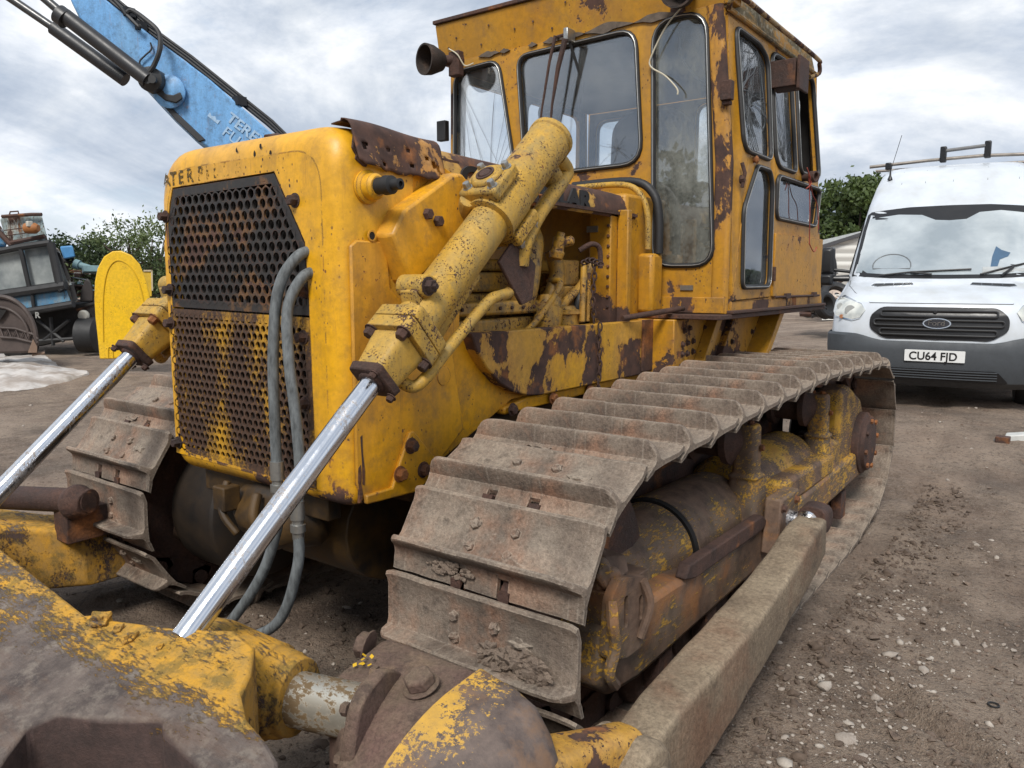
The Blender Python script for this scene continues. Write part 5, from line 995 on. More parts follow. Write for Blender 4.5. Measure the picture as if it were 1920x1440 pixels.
# ================================================================== LEFT BACKGROUND
S = 14.5
def Q(px, py, s=S, dz=0.): return at(px, py, s)
def slab(b, pts, s, th, s2=None):      # outline measured at distance s, real thickness away from the viewer
    P_ = [at(x, y, s) for x, y in pts]; d = ray(sum(p[0] for p in pts) / len(pts), 525); d.z = 0; return b.prism(P_, d.normalized() * th)
blue = painted('weathered_blue_paint', (.055, .20, .36), rust=.25, scale=3, speck=.5, dirt=.6, dirtcol=(.20, .22, .22), fade=(.22, .38, .45), streak=(1, 1, .4), orange=.2)
bwhite = painted('chalky_blue_white', (.36, .44, .44), rust=.22, scale=3, speck=.6, dirt=.9, dirtcol=(.10, .09, .07), fade=(.22, .38, .45), streak=(1, 1, .35), orange=.3)
tk = thing('blue_truck', tuple(gr(60, 655)), 'old weathered blue truck cab with black bars, seen beyond the white sheet', 'truck')
b = MB(); slab(b, [(-60, 572), (40, 575), (124, 540), (112, 470), (96, 455), (0, 470), (-60, 480)], S + .12, 1.7); slab(b, [(-60, 590), (40, 590), (136, 572), (124, 541), (60, 549), (-60, 566)], S, 1.8)
cb = b.build('cab_body', blue, tk, .03)
b = MB(); slab(b, [(-60, 478), (0, 472), (36, 466), (55, 545), (0, 553), (-60, 560)], S + .06, .03); slab(b, [(44, 464), (92, 459), (109, 536), (61, 544)], S + .06, .03)
gt = MT('truck_glass'); n_ = gt.noise(1.3, 5, .6); gt.set(Base_Color=gt.mix(gt.rng(n_, .35, .65), (.10, .12, .13), (.34, .36, .35)), Roughness=.12); b.build('windscreen', gt.m, cb)
b = MB()
for pts, r in (([(-60, 483), (40, 463), (95, 455)], .06), ([(38, 463), (57, 548)], .045), ([(95, 455), (112, 536), (118, 545)], .075), ([(-60, 562), (0, 553), (124, 535)], .09), ([(60, 583), (138, 570)], .07), ([(60, 549), (64, 582)], .035), ([(-60, 600), (60, 583)], .07)): b.tube([at(x, y, S - .05) for x, y in pts], r, 8)
b.build('bar_frame', M['black'], tk)
b = MB(); slab(b, [(97, 462), (110, 466), (146, 565), (132, 571), (118, 540)], S + .1, .9); dr = b.build('door', painted('pale_blue_door', (.30, .42, .48), rust=.1, scale=4, speck=.4, dirt=.6), tk, .02)
b = MB(); slab(b, [(106, 472), (112, 474), (134, 524), (126, 526)], S + .06, .03); slab(b, [(129, 535), (138, 533), (146, 562), (136, 564)], S + .06, .03); b.build('door_pane', M['black'], dr)
b = MB(); slab(b, [(56, 588), (140, 572), (182, 566), (183, 618), (120, 640), (75, 650), (56, 640)], S + .3, 2.2); b.build('chassis', M['dark'], tk, .03)
b = MB()
for pts in ([(70, 600), (120, 640)], [(80, 640), (130, 600)], [(60, 640), (180, 632)], [(95, 595), (100, 648)]): b.tube([at(x, y, S + .15) for x, y in pts], .035, 6)
b.build('suspension_arm', M['black'], tk)
for px_, py_, r in ((172, 628, .34), (40, 640, .34)):
    b = MB(); c = at(px_, py_, S + .3); b.lathe(c, FH.cross(Vector((0, 0, 1))), [(-.2, .2), (-.18, r), (.14, r), (.18, .24)], 24); b.build('wheel', M['black'], tk)
b = MB(); c = at(158, 592, S + .25); b.lathe(c, -FH, [(0, .11), (.03, .11), (.06, .08)], 18); b.build('headlight', M['glassdirty'] if False else plain('old_headlight', (.35, .34, .30), .25), tk)
b = MB(); slab(b, [(150, 566), (152, 545), (158, 528), (164, 521), (170, 528), (175, 548), (176, 566)], S + .35, .5); b.build('mudguard', plain('dark_mudguard', (.035, .028, .026), .6), tk, .03)
b = MB(); slab(b, [(142, 580), (176, 570), (176, 576), (146, 586)], S + .3, .5); b.build('running_board', M['rusto'], tk)
t = text('R', .15, at(66, 596, S - .16), _R, (0, 0, 1), .004, .004); t.build('plate_letter', plain('plate_white', (.30, .30, .28), .6), tk)
# tilted load box on its roof
b = MB(); slab(b, [(0, 412), (6, 405), (62, 402), (78, 402), (90, 452), (80, 452), (20, 461), (12, 452)], S + .3, 1.2); bx_ = b.build('roof_box', bwhite, tk, .02)
b = MB()
for pts, r in (([(4, 406), (60, 402), (78, 402)], .035), ([(18, 456), (84, 443)], .045), ([(-40, 395), (14, 452), (22, 460)], .05), ([(18, 402), (19, 397), (34, 396), (35, 402)], .014), ([(8, 432), (60, 425)], .01), ([(8, 442), (56, 436)], .01), ([(22, 455), (60, 448)], .03)): b.tube([at(x, y, S + .2) for x, y in pts], r, 6)
b.build('box_rail', M['rust'], bx_)
b = MB(); slab(b, [(-40, 460), (-40, 424), (0, 420), (10, 440), (14, 462)], S + .3, .9); b.build('side_drum', blue, tk, .05)
b = MB(); c = at(60, 428, S + .05); b.lathe(c - _R * .12, _R, [(0, .09), (.04, .10), (.18, .10), (.24, .06)], 18); b.build('orange_lamp', plain('orange_housing', (.34, .13, .035), .6), bx_)
b = MB(); b.box(at(55, 420, S - .02), (.09, .09, .10)); b.build('lamp_cap', plain('cap_white', (.5, .48, .42), .6), bx_, .01)
b = MB(); slab(b, [(112, 462), (136, 460), (142, 482), (120, 486)], 17, .7); o = b.build('blue_tank', plain('clean_blue', (.07, .25, .50), .5), None, .03, root=tuple(gr(125, 640))); 
b = MB(); b.tube([gr(128, 640), at(128, 484, 17.3)], .12, 8); b.build('tank_leg', M['black'], o); tag(o, 'bright blue box standing high behind the old truck cab', 'box')
# dark clamshell grab
gb = thing('grab_bucket', tuple(gr(20, 660)), 'dark brown round clamshell grab resting on the ground beside the truck', 'grab')
mg = plain('grab_steel', (.075, .055, .048), .6, var=.4, scale=5); S2 = 12.6
def arc(cx_, cy_, rx, ry, a0, a1, n=24): return [(cx_ + rx * math.cos(R(a)), cy_ - ry * math.sin(R(a))) for a in [a0 + (a1 - a0) * k / n for k in range(n + 1)]]
b = MB(); slab(b, arc(0, 640, 66, 82, 90, -8) + [(60, 662), (-30, 664), (-30, 560)], S2, .55); gbody = b.build('shell', mg, gb, .04)
b = MB(); b.tube([at(x, y, S2 - .02) for x, y in arc(-2, 640, 70, 84, 92, -6)], .035, 8); b.tube([at(x, y, S2 - .03) for x, y in arc(-4, 636, 58, 60, 92, 5)], .025, 8); b.tube([at(x, y, S2 - .03) for x, y in [(0, 614), (30, 616), (66, 628), (71, 636)]], .02, 8); b.tube([at(x, y, S2 - .03) for x, y in [(0, 632), (30, 634), (62, 642), (72, 642)]], .02, 8); b.build('shell_rib', mg, gbody)
b = MB(); z_ = [(k * 7.5, 632 + k * .9 if k % 2 else 615 + k * 1.0) for k in range(10)]; b.tube([at(x, y, S2 - .03) for x, y in z_], .012, 6); b.build('lattice_bar', plain('lattice_steel', (.14, .11, .10), .6), gbody)
b = MB(); slab(b, [(52, 662), (62, 636), (70, 650), (70, 662)], S2 - .08, .3); slab(b, [(60, 664), (84, 660), (84, 664), (60, 668)], S2, .3); b.build('grab_tine', plain('tine_brown', (.20, .13, .09), .7), gb, .01)
b = MB(); slab(b, [(-30, 560), (0, 580), (12, 582), (0, 600), (-30, 600)], S2 - .06, .1); b.build('hinge_cheek', M['dark'], gb)
# white sheet
ws = MB(); n1_, n2_ = 46, 22; far_e = [gr(-90, 674), gr(0, 672), gr(84, 674), gr(112, 696), gr(168, 706)]; near_e = [gr(-90, 748), gr(10, 740), gr(60, 735), gr(120, 724), gr(170, 710)]
def pl(P_, t): t *= len(P_) - 1; i = min(int(t), len(P_) - 2); return P_[i].lerp(P_[i + 1], t - i)
vs = []
for j in range(n2_ + 1):
    for i in range(n1_ + 1):
        u, v = i / n1_, j / n2_; p = pl(far_e, u).lerp(pl(near_e, u), v); q = p * 1.6
        hh = .11 * math.sin(PI * min(1, (1 - v) * 1.1 + .05)) * (1 - u) ** .6 + .05
        hh *= .75 + .8 * abs(noise.noise(Vector((q.x * .8 + q.y * .5, q.y * 1.6, 2)))) + .35 * abs(noise.noise(Vector((q.x * 2.5, q.y * 4, 2))))
        if j in (0, n2_) or i == n1_: hh *= .25
        vs.append((p.x + .05 * noise.noise(q * 3), p.y + .05 * noise.noise(q * 3 + Vector((5, 5, 5))), p.z + hbase(p.x, p.y) * .6 + hh))
ws.add(vs, [(j * (n1_ + 1) + i, j * (n1_ + 1) + i + 1, (j + 1) * (n1_ + 1) + i + 1, (j + 1) * (n1_ + 1) + i) for j in range(n2_) for i in range(n1_)])
mw = MT('white_sheeting'); n_ = mw.noise(2.5, 7, .65); mw.set(Base_Color=mw.mix(mw.rng(n_, .42, .62), (.56, .53, .50), (.32, .27, .23)), Roughness=.55)
o = ws.build('white_sheet', mw.m, None, ang=50, root=tuple(gr(60, 720))); tag(o, 'crumpled dirty white plastic sheet lying flat on the mud', 'plastic sheet')
# yellow arched panel
S3_ = 12.2; OUT = [(187, 673), (183, 630), (179, 596), (177, 560), (178, 528), (183, 503), (195, 481), (211, 471), (227, 470), (246, 478), (262, 495), (273, 522), (280, 550), (286, 585), (290, 630), (292, 664), (210, 673)]
b = MB(); slab(b, OUT, S3_, .10); yp = b.build('yellow_slide_panel', painted('bright_yellow_plastic', (.78, .47, .006), rust=.0, scale=2, speck=.06, sps=22, dirt=.12, fade=(.74, .46, .03), rough=.4), None, .015, root=tuple(at(235, 672, S3_))); tag(yp, 'tall bright yellow arched plastic panel standing upright on the mud', 'panel')
b = MB(); b.tube([at(x, y, S3_ - .004) for x, y in [(194, 640), (193, 580), (195, 540), (201, 510), (211, 493), (224, 488), (240, 496), (252, 512), (262, 535), (271, 575), (277, 630)]], .012, 6, 4); b.tube([at(x, y, S3_ - .004) for x, y in [(203, 672), (203, 655), (206, 650), (211, 655), (212, 672)]], .012, 6, 4); b.build('moulded_ridge', plain('yellow_ridge', (.62, .38, .008), .45, var=.1), yp)
b = MB(); slab(b, [(269, 508), (284, 510), (285, 556), (270, 556)], 13.4, .3); o = b.build('yellow_crate', plain('yellow_crate_mat', (.62, .40, .03), .5), None, .01, root=tuple(at(277, 650, 13.4))); tag(o, 'yellow crate with pale upright battens behind the arched panel', 'crate')
b = MB(); slab(b, [(283, 506), (286, 506), (287, 545), (284, 545)], 13.38, .05); slab(b, [(269, 506), (286, 506), (286, 509), (269, 509)], 13.38, .05); slab(b, [(276, 556), (280, 556), (280, 640), (276, 640)], 13.5, .05); b.build('batten', plain('pale_wood', (.50, .42, .28), .7), o)
# scrap between truck and panel
rnd = random.Random(5)
def scrap(name, label, px0, px1, py0, py1, s, n, cols, seed, big=.5, cat='scrap heap'):
    rnd = random.Random(seed); root = thing(name, tuple(at((px0 + px1) / 2, py1, s)), label, cat); mats = cols
    for k in range(n):
        b = MB(); x = rnd.uniform(px0, px1); y = py1 - (py1 - py0) * rnd.random() ** 1.4; c = at(x, y, s + rnd.uniform(-.6, .6)); t_ = rnd.random(); z = rnd.uniform(.15, 1) * big
        Mx = Matrix.Rotation(rnd.uniform(0, 6), 3, 'Z') @ Matrix.Rotation(rnd.uniform(-.6, .6), 3, 'X')
        if t_ < .45: b.box(c, (z, z * rnd.uniform(.3, .8), z * rnd.uniform(.05, .4)), Mx); nm = 'scrap_plate'
        elif t_ < .75: b.tube([c, c + Mx @ Vector((z, 0, .1 * z)), c + Mx @ Vector((1.6 * z, .4 * z, .2 * z))], rnd.uniform(.015, .05), 7, 4); nm = 'scrap_bar'
        else: b.blob(c, z * .35, k, 2, .6, (1, 1, .6)); nm = 'scrap_lump'
        b.build(nm, rnd.choice(mats), root, .005)
    return root
grey_s = plain('scrap_grey', (.20, .21, .22), .5, var=.5); white_s = plain('scrap_pale', (.42, .40, .37), .6, var=.4); teal = plain('scrap_teal', (.20, .32, .34), .6)
scrap('scrap_heap', 'tangled scrap of rusty bars and pale pipes between the truck and the yellow panel', 134, 182, 500, 575, 16.5, 34, [M['rust'], M['rusto'], grey_s, white_s, teal], 2, .55)
b = MB(); b.cyl(at(145, 496, 16.2), at(183, 508, 16.2), .07, 12); b.lathe(at(145, 496, 16.2), at(145, 496, 16.2) - at(183, 508, 16.2), [(-.05, .10), (.05, .10)], 12); o = b.build('pale_pipe', teal, None, root=tuple(at(160, 500, 16.2))); tag(o, 'pale blue-grey pipe lying across the top of the scrap heap', 'pipe')
# ================================================================== crane boom over the hood
SB = 9.5; mh = thing('blue_crane', tuple(gr(640, 640) if False else (at(640, 600, SB).x, at(640, 600, SB).y, 0)), 'pale blue material handler whose long boom rises over the bulldozer hood', 'crane')
cblue = painted('crane_blue', (.15, .37, .68), rust=.03, scale=3, speck=.28, sps=14, dirt=.35, dirtcol=(.04, .05, .06), fade=(.20, .41, .66), rough=.45)
d0 = 0.
b = MB(); slab(b, [(128, -10), (188, -10), (235, 28), (292, 72), (392, 147), (552, 286), (640, 355), (640, 470), (560, 460), (470, 340), (372, 262), (330, 222), (300, 190), (245, 130), (182, 70), (150, 35)], SB, .30); bo = b.build('boom', cblue, mh, .02)
b = MB(); b.prism([at(x, y, SB - .02) for x, y in [(182, 72), (245, 132), (300, 192), (330, 226), (372, 266), (385, 262), (330, 210), (262, 140), (200, 78)]], FH * .6); b.build('boom_underside', plain('boom_edge_black', (.03, .032, .035), .5), bo, .01)
b = MB(); b.cyl(at(122, 30, SB - .22), at(278, 150, SB - .22), .088, 24); b.cyl(at(100, 52, SB + .45), at(235, 150, SB + .45), .085, 20); b.lathe(at(110, 26, SB - .22), at(278, 150, SB - .22) - at(122, 30, SB - .22), [(0, .11), (.10, .11)], 20)
cy = b.build('boom_cylinder', plain('cylinder_black', (.028, .028, .030), .4), bo)
b = MB(); b.cyl(at(50, -32, SB - .22), at(122, 30, SB - .22), .05, 16); b.build('ram_rod', plain('ram_grey', (.10, .10, .10), .3, .6), cy); b = MB(); b.cyl(at(-20, -30, SB + .45), at(105, 55, SB + .45), .05, 16); b.build('ram_rod', plain('ram_grey_b', (.10, .10, .10), .3, .6), cy)
b = MB(); b.lathe(at(288, 152, SB - .10), -FH, [(-.2, .14), (.10, .14), (.11, .12), (.16, .07), (.17, .07)], 24); b.lathe(at(288, 150, SB - .25), -FH, [(0, .045), (.04, .045)], 12); b.build('pin_boss', plain('boss_black', (.03, .03, .03), .5), bo)
b = MB(); b.lathe(at(318, 172, SB - .05), -FH, [(0, .19), (.02, .19), (.05, .14)], 24); b.build('pin_plate', cblue, bo)
b = MB(); slab(b, [(285, 168), (300, 160), (310, 176), (325, 178), (338, 172), (343, 184), (330, 193), (310, 188)], SB - .12, .1); b.build('pin_bracket', M['black'], bo, .01)
b = MB()
for o1, o2 in ((0, 0), (5, 3), (10, 5)): b.tube([at(180 + o1, -20 - o2, SB + .1), at(262 + o1, 48 - o2, SB + .1), at(350 + o1, 112 - o2, SB + .1), at(500 + o1, 232 - o2, SB + .1), at(600, 320 - o2, SB + .1)], .022, 6)
b.tube([at(203, -10, SB - .05), at(225, 12, SB - .05), at(236, 28, SB - .05)], .02, 6, 4)
b.tube([at(238, 24, SB - .05), at(248, 20, SB - .05), at(272, 36, SB - .1), at(297, 60, SB - .15), at(300, 90, SB - .25), at(290, 120, SB - .25), at(280, 135, SB - .25)], .028, 8, 6)
b.tube([at(238, 28, SB - .05), at(260, 50, SB - .08), at(262, 46, SB - .08)], .02, 6, 4); b.tube([at(282, 80, SB - .04), at(284, 92, SB - .04), at(272, 104, SB - .04), at(262, 115, SB - .04), at(264, 125, SB - .04)], .011, 6, 5)
for x, y in ((240, 24), (262, 50), (449, 190)): b.box(at(x, y, SB + .05), (.12, .12, .10))
b.build('boom_hose', M['black'], bo)
xb = (at(470, 275, SB) - at(396, 215, SB)).normalized(); xb = Vector(xb)
tx = (at(425, 232, SB) - at(400, 212, SB)).normalized(); ty = (-FH).cross(tx)
lw = plain('faded_white_print', (.34, .50, .68), .6, var=.3, scale=20)
t = text('TEREX', .165, at(423, 224, SB - .008) , tx, ty, .003, .004, 1.15); t.build('boom_lettering', lw, bo)
t = text('FUCHS', .165, at(408, 245, SB - .008) + tx * .05, tx, ty, .003, .001, 1.15); t.build('boom_lettering', lw, bo)
b = MB(); q = [at(399, 203, SB - .005) + tx * u + ty * v for u, v in ((0, -.11), (.15, -.11), (.15, 0), (0, 0))]; b.ring(q, .006, 4); b.prism([at(399, 203, SB - .006) + tx * u + ty * v for u, v in ((0, -.11), (.15, -.11), (.15, -.055), (.11, -.08), (.075, -.055), (.04, -.08), (0, -.055))], FH * .003); b.build('boom_emblem', lw, bo)
b = MB(); slab(b, [(560, 400), (760, 400), (980, 440), (980, 520), (560, 520)], SB + .3, 1.6); hb = b.build('machine_house', cblue, mh, .05)
b = MB(); slab(b, [(600, 521), (940, 521), (940, 560), (600, 560)], SB + .5, 1.2); b.build('undercarriage', M['black'], mh, .05)
# ================================================================== VAN
TH = R(30); VX_ = (_R * math.cos(TH) + FH * (-math.sin(TH))).normalized(); VX_ = (_R * math.cos(TH) - FH * math.sin(TH)); VD = (_R * math.sin(TH) + FH * math.cos(TH))
c0 = ray(1752, 667); c0 = Vector((0, 0, CH)) + c0 * 7.6; VG = c0.z - .55; VO = Vector((c0.x, c0.y, VG))
def vw(u, d, z): return VO + VX_ * u + VD * d + Vector((0, 0, z))
van = thing('van', tuple(VO), 'white high-roof panel van with black grille and a roof rack, parked behind the bulldozer', 'van')
ROWS = [(.24, .10, .86, .45), (.30, .03, .95, .50), (.45, .0, 1.0, .50), (.62, .01, 1.01, .50), (.74, .02, 1.01, .50), (.95, .05, 1.0, .52), (1.06, .12, .995, .56), (1.13, .28, .985, .60), (1.20, .52, .975, .58), (1.27, .80, .965, .46), (1.35, .90, .955, .34), (1.60, 1.14, .925, .30), (1.85, 1.38, .895, .28), (2.08, 1.60, .865, .26), (2.18, 1.69, .85, .26), (2.40, 1.93, .81, .26), (2.56, 2.16, .77, .26), (2.66, 2.42, .72, .24), (2.71, 2.75, .66, .22)]
def row(z):
    for a, c in zip(ROWS, ROWS[1:]):
        if z <= c[0]: t = (z - a[0]) / (c[0] - a[0]); return [a[i] + (c[i] - a[i]) * max(0, t) for i in range(4)]
    return list(ROWS[-1])
def vs_(un, z, off=0.):
    _, d0, hw, rc = row(z); k = 2.7; un = max(-1, min(1, un)); d = d0 + rc * (1 - (1 - abs(un) ** k) ** (1 / k)); return (un * hw * (1 + off * abs(un)), d - off, z)
def vuz(u, z, off=0.): return vw(*vs_(u / row(z)[2], z, off))
uN = [math.sin(PI / 2 * k / 16) if True else 0 for k in range(-16, 17)]
b = MB(); secs = []
for z, d0, hw, rc in ROWS:
    front = [vw(*vs_(u, z)) for u in uN]; L_ = [vw(-hw, 5.4, z), vw(-hw, 3.2, z), vw(-hw, 1.9 if z < 2.2 else 2.8, z)]; Rr_ = [vw(hw, 1.9 if z < 2.2 else 2.8, z), vw(hw, 3.2, z), vw(hw, 5.4, z)]; secs.append(L_ + front + Rr_)
b.loft(secs, closed=True, cap=True)
wp = MT('white_van_paint'); n_ = wp.noise(3, 6, .6); wp.set(Base_Color=wp.mix(wp.rng(n_, .4, .7), (.58, .62, .67), (.48, .50, .51)), Roughness=.28); wp.b.inputs['Coat Weight'].default_value = .4
vb = b.build('body', wp.m, van, ang=28)
def vpatch(name, pts, off, mat, par, rings=6, thick=0):      # star-shaped patch laid on the nose, outline in (u, z)
    c = (sum(p[0] for p in pts) / len(pts), sum(p[1] for p in pts) / len(pts)); n = len(pts); b = MB(); vs = [vuz(c[0], c[1], off)]; fs = []
    for r in range(1, rings + 1):
        t = r / rings; vs += [vuz(c[0] + (x - c[0]) * t, c[1] + (z - c[1]) * t, off) for x, z in pts]
    for i in range(n): fs.append((0, 1 + i, 1 + (i + 1) % n))
    for r in range(rings - 1):
        for i in range(n): j = (i + 1) % n; fs.append((1 + r * n + i, 1 + r * n + j, 1 + (r + 1) * n + j, 1 + (r + 1) * n + i))
    o_ = 1 + (rings - 1) * n; vs += [vuz(x, z, off - .03) for x, z in pts]; m_ = 1 + rings * n
    for i in range(n): j = (i + 1) % n; fs.append((o_ + i, o_ + j, m_ + j, m_ + i))
    b.add(vs, fs); return b.build(name, mat, par, ang=40)
def sub(pts, k=5):
    o = []
    for a, c in zip(pts, pts[1:] + pts[:1]):
        for i in range(k): o.append((a[0] + (c[0] - a[0]) * i / k, a[1] + (c[1] - a[1]) * i / k))
    return o
vp = plain('van_plastic_grey', (.055, .062, .070), .6, var=.2); vblk = plain('van_black', (.012, .012, .013), .35, var=.2)
# bumper
b = MB(); secs = []
for z, o_ in ((.235, .0), (.30, .02), (.45, .03), (.60, .035), (.66, .035), (.685, .02)):
    S_ = []
    for u in uN:
        zt = z + (.06 * sst((abs(u) - .45) / .3) if z > .62 else 0); S_.append(vw(*vs_(u, zt, o_)))
    hw = row(z)[2]; dz_ = .06 if z > .62 else 0; S_ = [vw(-hw * 1.01, 1.0, z + dz_)] + S_ + [vw(hw * 1.01, 1.0, z + dz_)]; secs.append(S_)
b.loft(secs, cap=False, closed=False); bp_ = b.build('bumper', vp, van, ang=35)
vpatch('lower_intake', sub(fillet([(-.62, .30), (.62, .30), (.52, .42), (-.52, .42)], .03, 2), 4), .042, vblk, bp_)
for z in (.33, .355, .38, .405):
    b = MB(); b.tube([vuz(u * .52, z, .046) for u in [k / 8 for k in range(-8, 9)]], .006, 5); b.build('intake_bar', vp, bp_)
for s in (-1, 1): vpatch('fog_lamp', sub(fillet([(s * .80 - .07, .42), (s * .80 + .07, .42), (s * .80 + .06, .52), (s * .80 - .06, .52)][::1], .03, 3), 2), .042, vblk, bp_)
# grille
GP = fillet([(-.46, .705), (.46, .705), (.60, .80), (.60, .93), (.50, 1.02), (-.50, 1.02), (-.60, .93), (-.60, .80)], .05, 3)
gp = vpatch('grille', sub(GP, 2), .012, vblk, van, 7)
gs_ = plain('grille_slat', (.022, .022, .023), .42)
for z0, w in ((.955, .50), (.865, .555), (.775, .50)):
    b = MB(); P_ = fillet([(-w, z0 - .027), (w, z0 - .027), (w, z0 + .027), (-w, z0 + .027)], .026, 4); P_ = sub([p for i, p in enumerate(P_)], 1)
    Q_ = []
    for a, c in zip(P_, P_[1:] + P_[:1]):
        k = max(1, int(abs(a[0] - c[0]) / .06)); Q_ += [(a[0] + (c[0] - a[0]) * i / k, a[1] + (c[1] - a[1]) * i / k) for i in range(k)]
    b.ring([vuz(u, z, .022) for u, z in Q_], .011, 6); b.build('slat', gs_, gp)
b = MB(); b.lathe(vuz(-.02, .975, .03), -VD, [(0, .018), (.006, .014)], 14); b.build('camera_dot', gs_, gp)
chm = plain('chrome_trim', (.62, .64, .66), .18, 1.0, var=.1)
ell = lambda rx, rz, n=28: [(-.0 + rx * math.cos(2 * PI * k / n), .865 + rz * math.sin(2 * PI * k / n)) for k in range(n)]
vpatch('badge_rim', ell(.122, .052), .036, chm, gp, 3); vpatch('badge_field', ell(.110, .043), .039, plain('badge_black', (.02, .02, .025), .3), gp, 3)
o3 = vuz(-.078, .845, .042); t = text('Ford', .074, o3, VX_, (0, 0, 1), .001, .0008, 1.05)
t.build('badge_script', chm, gp)
# headlights
hl = MT('headlight_lens'); n_ = hl.noise(6, 3, .5); hl.set(Base_Color=hl.mix(hl.rng(n_, .4, .6), (.42, .44, .42), (.66, .67, .62)), Roughness=.08); hl.b.inputs['Coat Weight'].default_value = 1
for s in (-1, 1):
    P_ = [(s * .985, 1.10), (s * .90, 1.125), (s * .70, 1.045), (s * .655, .975), (s * .70, .89), (s * .78, .865), (s * .96, .90), (s * .992, .95)]
    h = vpatch('headlight', sub(P_ if s < 0 else P_[::-1], 3), .006, chm, van, 5)
    P2 = [(x * .992 + s * .004, .985 + (z - .985) * .86) for x, z in P_]; vpatch('lens', sub(P2 if s < 0 else P2[::-1], 3), .011, hl.m, h, 5)
    b = MB(); b.lathe(vuz(s * .80, .975, .012), -VD, [(0, .052), (.004, .05), (.0045, .036)], 20); b.lathe(vuz(s * .91, 1.01, .012), -VD, [(0, .035), (.004, .033)], 16); b.build('reflector', plain('reflector_silver', (.50, .52, .51), .2, .2), h)
    b = MB(); b.lathe(vuz(s * .88, .905, .014), -VD, [(0, .022), (.003, .02)], 12); b.build('indicator', plain('indicator_amber', (.45, .20, .10), .3), h)
# bonnet vents, seams
for s in (-1, 1):
    P_ = [(s * .26, 1.235), (s * .60, 1.215), (s * .66, 1.225), (s * .64, 1.245), (s * .28, 1.258)]
    v_ = vpatch('bonnet_vent', sub(P_ if s > 0 else P_[::-1], 2), .006, vblk, van, 3)
    b = MB(); b.ring([vuz(x, z, .008) for x, z in sub(P_, 3)], .004, 5)
    for k in range(3): x_ = s * (.36 + .09 * k); b.tube([vuz(x_, 1.232, .010), vuz(x_, 1.254, .010)], .003, 4)
    b.build('vent_trim', chm, v_)
b = MB(); b.tube([vuz(u, 1.055 - .0 + .02 * (1 - abs(u / .62) ** 2) * 0, .002) for u in [k / 12 * .62 for k in range(-12, 13)]], .004, 5)
for s in (-1, 1): b.tube([vuz(s * .62, 1.055, .002), vuz(s * .80, 1.15, .002), vuz(s * .90, 1.22, .002), vuz(s * .915, 1.28, .002)], .004, 5)
for x in (-.58, -.30, .02, .40, .74): b.tube([vuz(x, 2.60, .002), vuz(x * .97, 2.66, .002)] if False else [vuz(x * .9, 2.42, .002), vuz(x * .9, 2.60, .002)], .003, 4)
b.build('panel_seam', plain('seam_grey', (.16, .17, .18), .7), vb)
# windscreen
WB = [(-.905, 1.33), (-.5, 1.305), (0, 1.30), (.5, 1.305), (.905, 1.33), (.865, 1.85), (.84, 2.05), (.80, 2.085), (.4, 2.12), (0, 2.125), (-.4, 2.12), (-.80, 2.085), (-.84, 2.05), (-.865, 1.85)]
wb = vpatch('windscreen_border', sub(WB, 3), .006, vblk, van, 8)
WG = [(-.86, 1.37), (-.5, 1.345), (0, 1.34), (.5, 1.345), (.86, 1.37), (.82, 1.85), (.80, 2.0), (.5, 2.045), (.30, 2.03), (.18, 1.955), (.02, 1.945), (-.12, 1.955), (-.26, 2.02), (-.5, 2.035), (-.80, 2.0), (-.82, 1.85)]
wm = MT('van_windscreen'); n_ = wm.noise(.9, 6, .55, wm.map((1, 1, 1.2), loc=(3, 1, 1))); n2 = wm.noise(2.6, 5, .6)
wm.set(Base_Color=wm.mix(wm.rng(n_, .38, .62), (.22, .26, .28), (.50, .54, .55)), Roughness=.03, IOR=2.4); wm.b.inputs['Coat Weight'].default_value = 1; wm.b.inputs['Coat Roughness'].default_value = .02  # pale clouded base colour paints a sky reflection into the glass
wg = vpatch('windscreen', sub(WG, 2), .010, wm.m, wb, 8)
b = MB(); b.ring([vuz(-.50 + .19 * math.cos(t), 1.44 + .13 * math.sin(t), .012) for t in [2 * PI * k / 26 for k in range(26)] if 1.44 + .13 * math.sin(t) > 1.39], .006, 5); b.build('steering_wheel', plain('wheel_shade', (.16, .17, .18), .5), wg)
vpatch('dash_paper', sub([(.36, 1.36), (.80, 1.375), (.78, 1.41), (.62, 1.40), (.50, 1.425), (.36, 1.42)], 2), .013, plain('paper', (.40, .42, .42), .6), wg, 2)
vpatch('cab_jacket', sub([(.43, 1.42), (.49, 1.42), (.51, 1.50), (.58, 1.53), (.60, 1.57), (.52, 1.60), (.47, 1.64), (.44, 1.53)], 1), .0125, plain('blue_cloth', (.06, .12, .20), .3), wg, 2)
for pts in (([(-.10, 1.345), (-.30, 1.37)], [(-.60, 1.335), (-.30, 1.372), (.26, 1.40)]), ([(.52, 1.33), (.62, 1.42)], [(.34, 1.345), (.62, 1.43), (.88, 1.50)])):
    b = MB(); b.tube([vuz(u, z, .04) for u, z in pts[0]], .012, 6); b.tube([vuz(u, z, .032) for u, z in pts[1]], .010, 6); b.build('wiper', vblk, wb)
# plate
pl_ = MB(); off_ = vuz(0, .55, .0); pc = vw(0, -.045, .55)
P_ = [pc + VX_ * u + Vector((0, 0, v)) for u, v in fillet([(-.26, -.056), (.26, -.056), (.26, .056), (-.26, .056)], .008, 3)]
pl_.prism(P_, VD * .012); npl = pl_.build('number_plate', plain('plate_face', (.72, .73, .72), .4, var=.06), van)
t = text('CU64 FJD', .108, pc + VX_ * -.222 + Vector((0, 0, -.038)) - VD * .002, VX_, (0, 0, 1), .001, .0022, .93); t.build('plate_characters', vblk, npl)
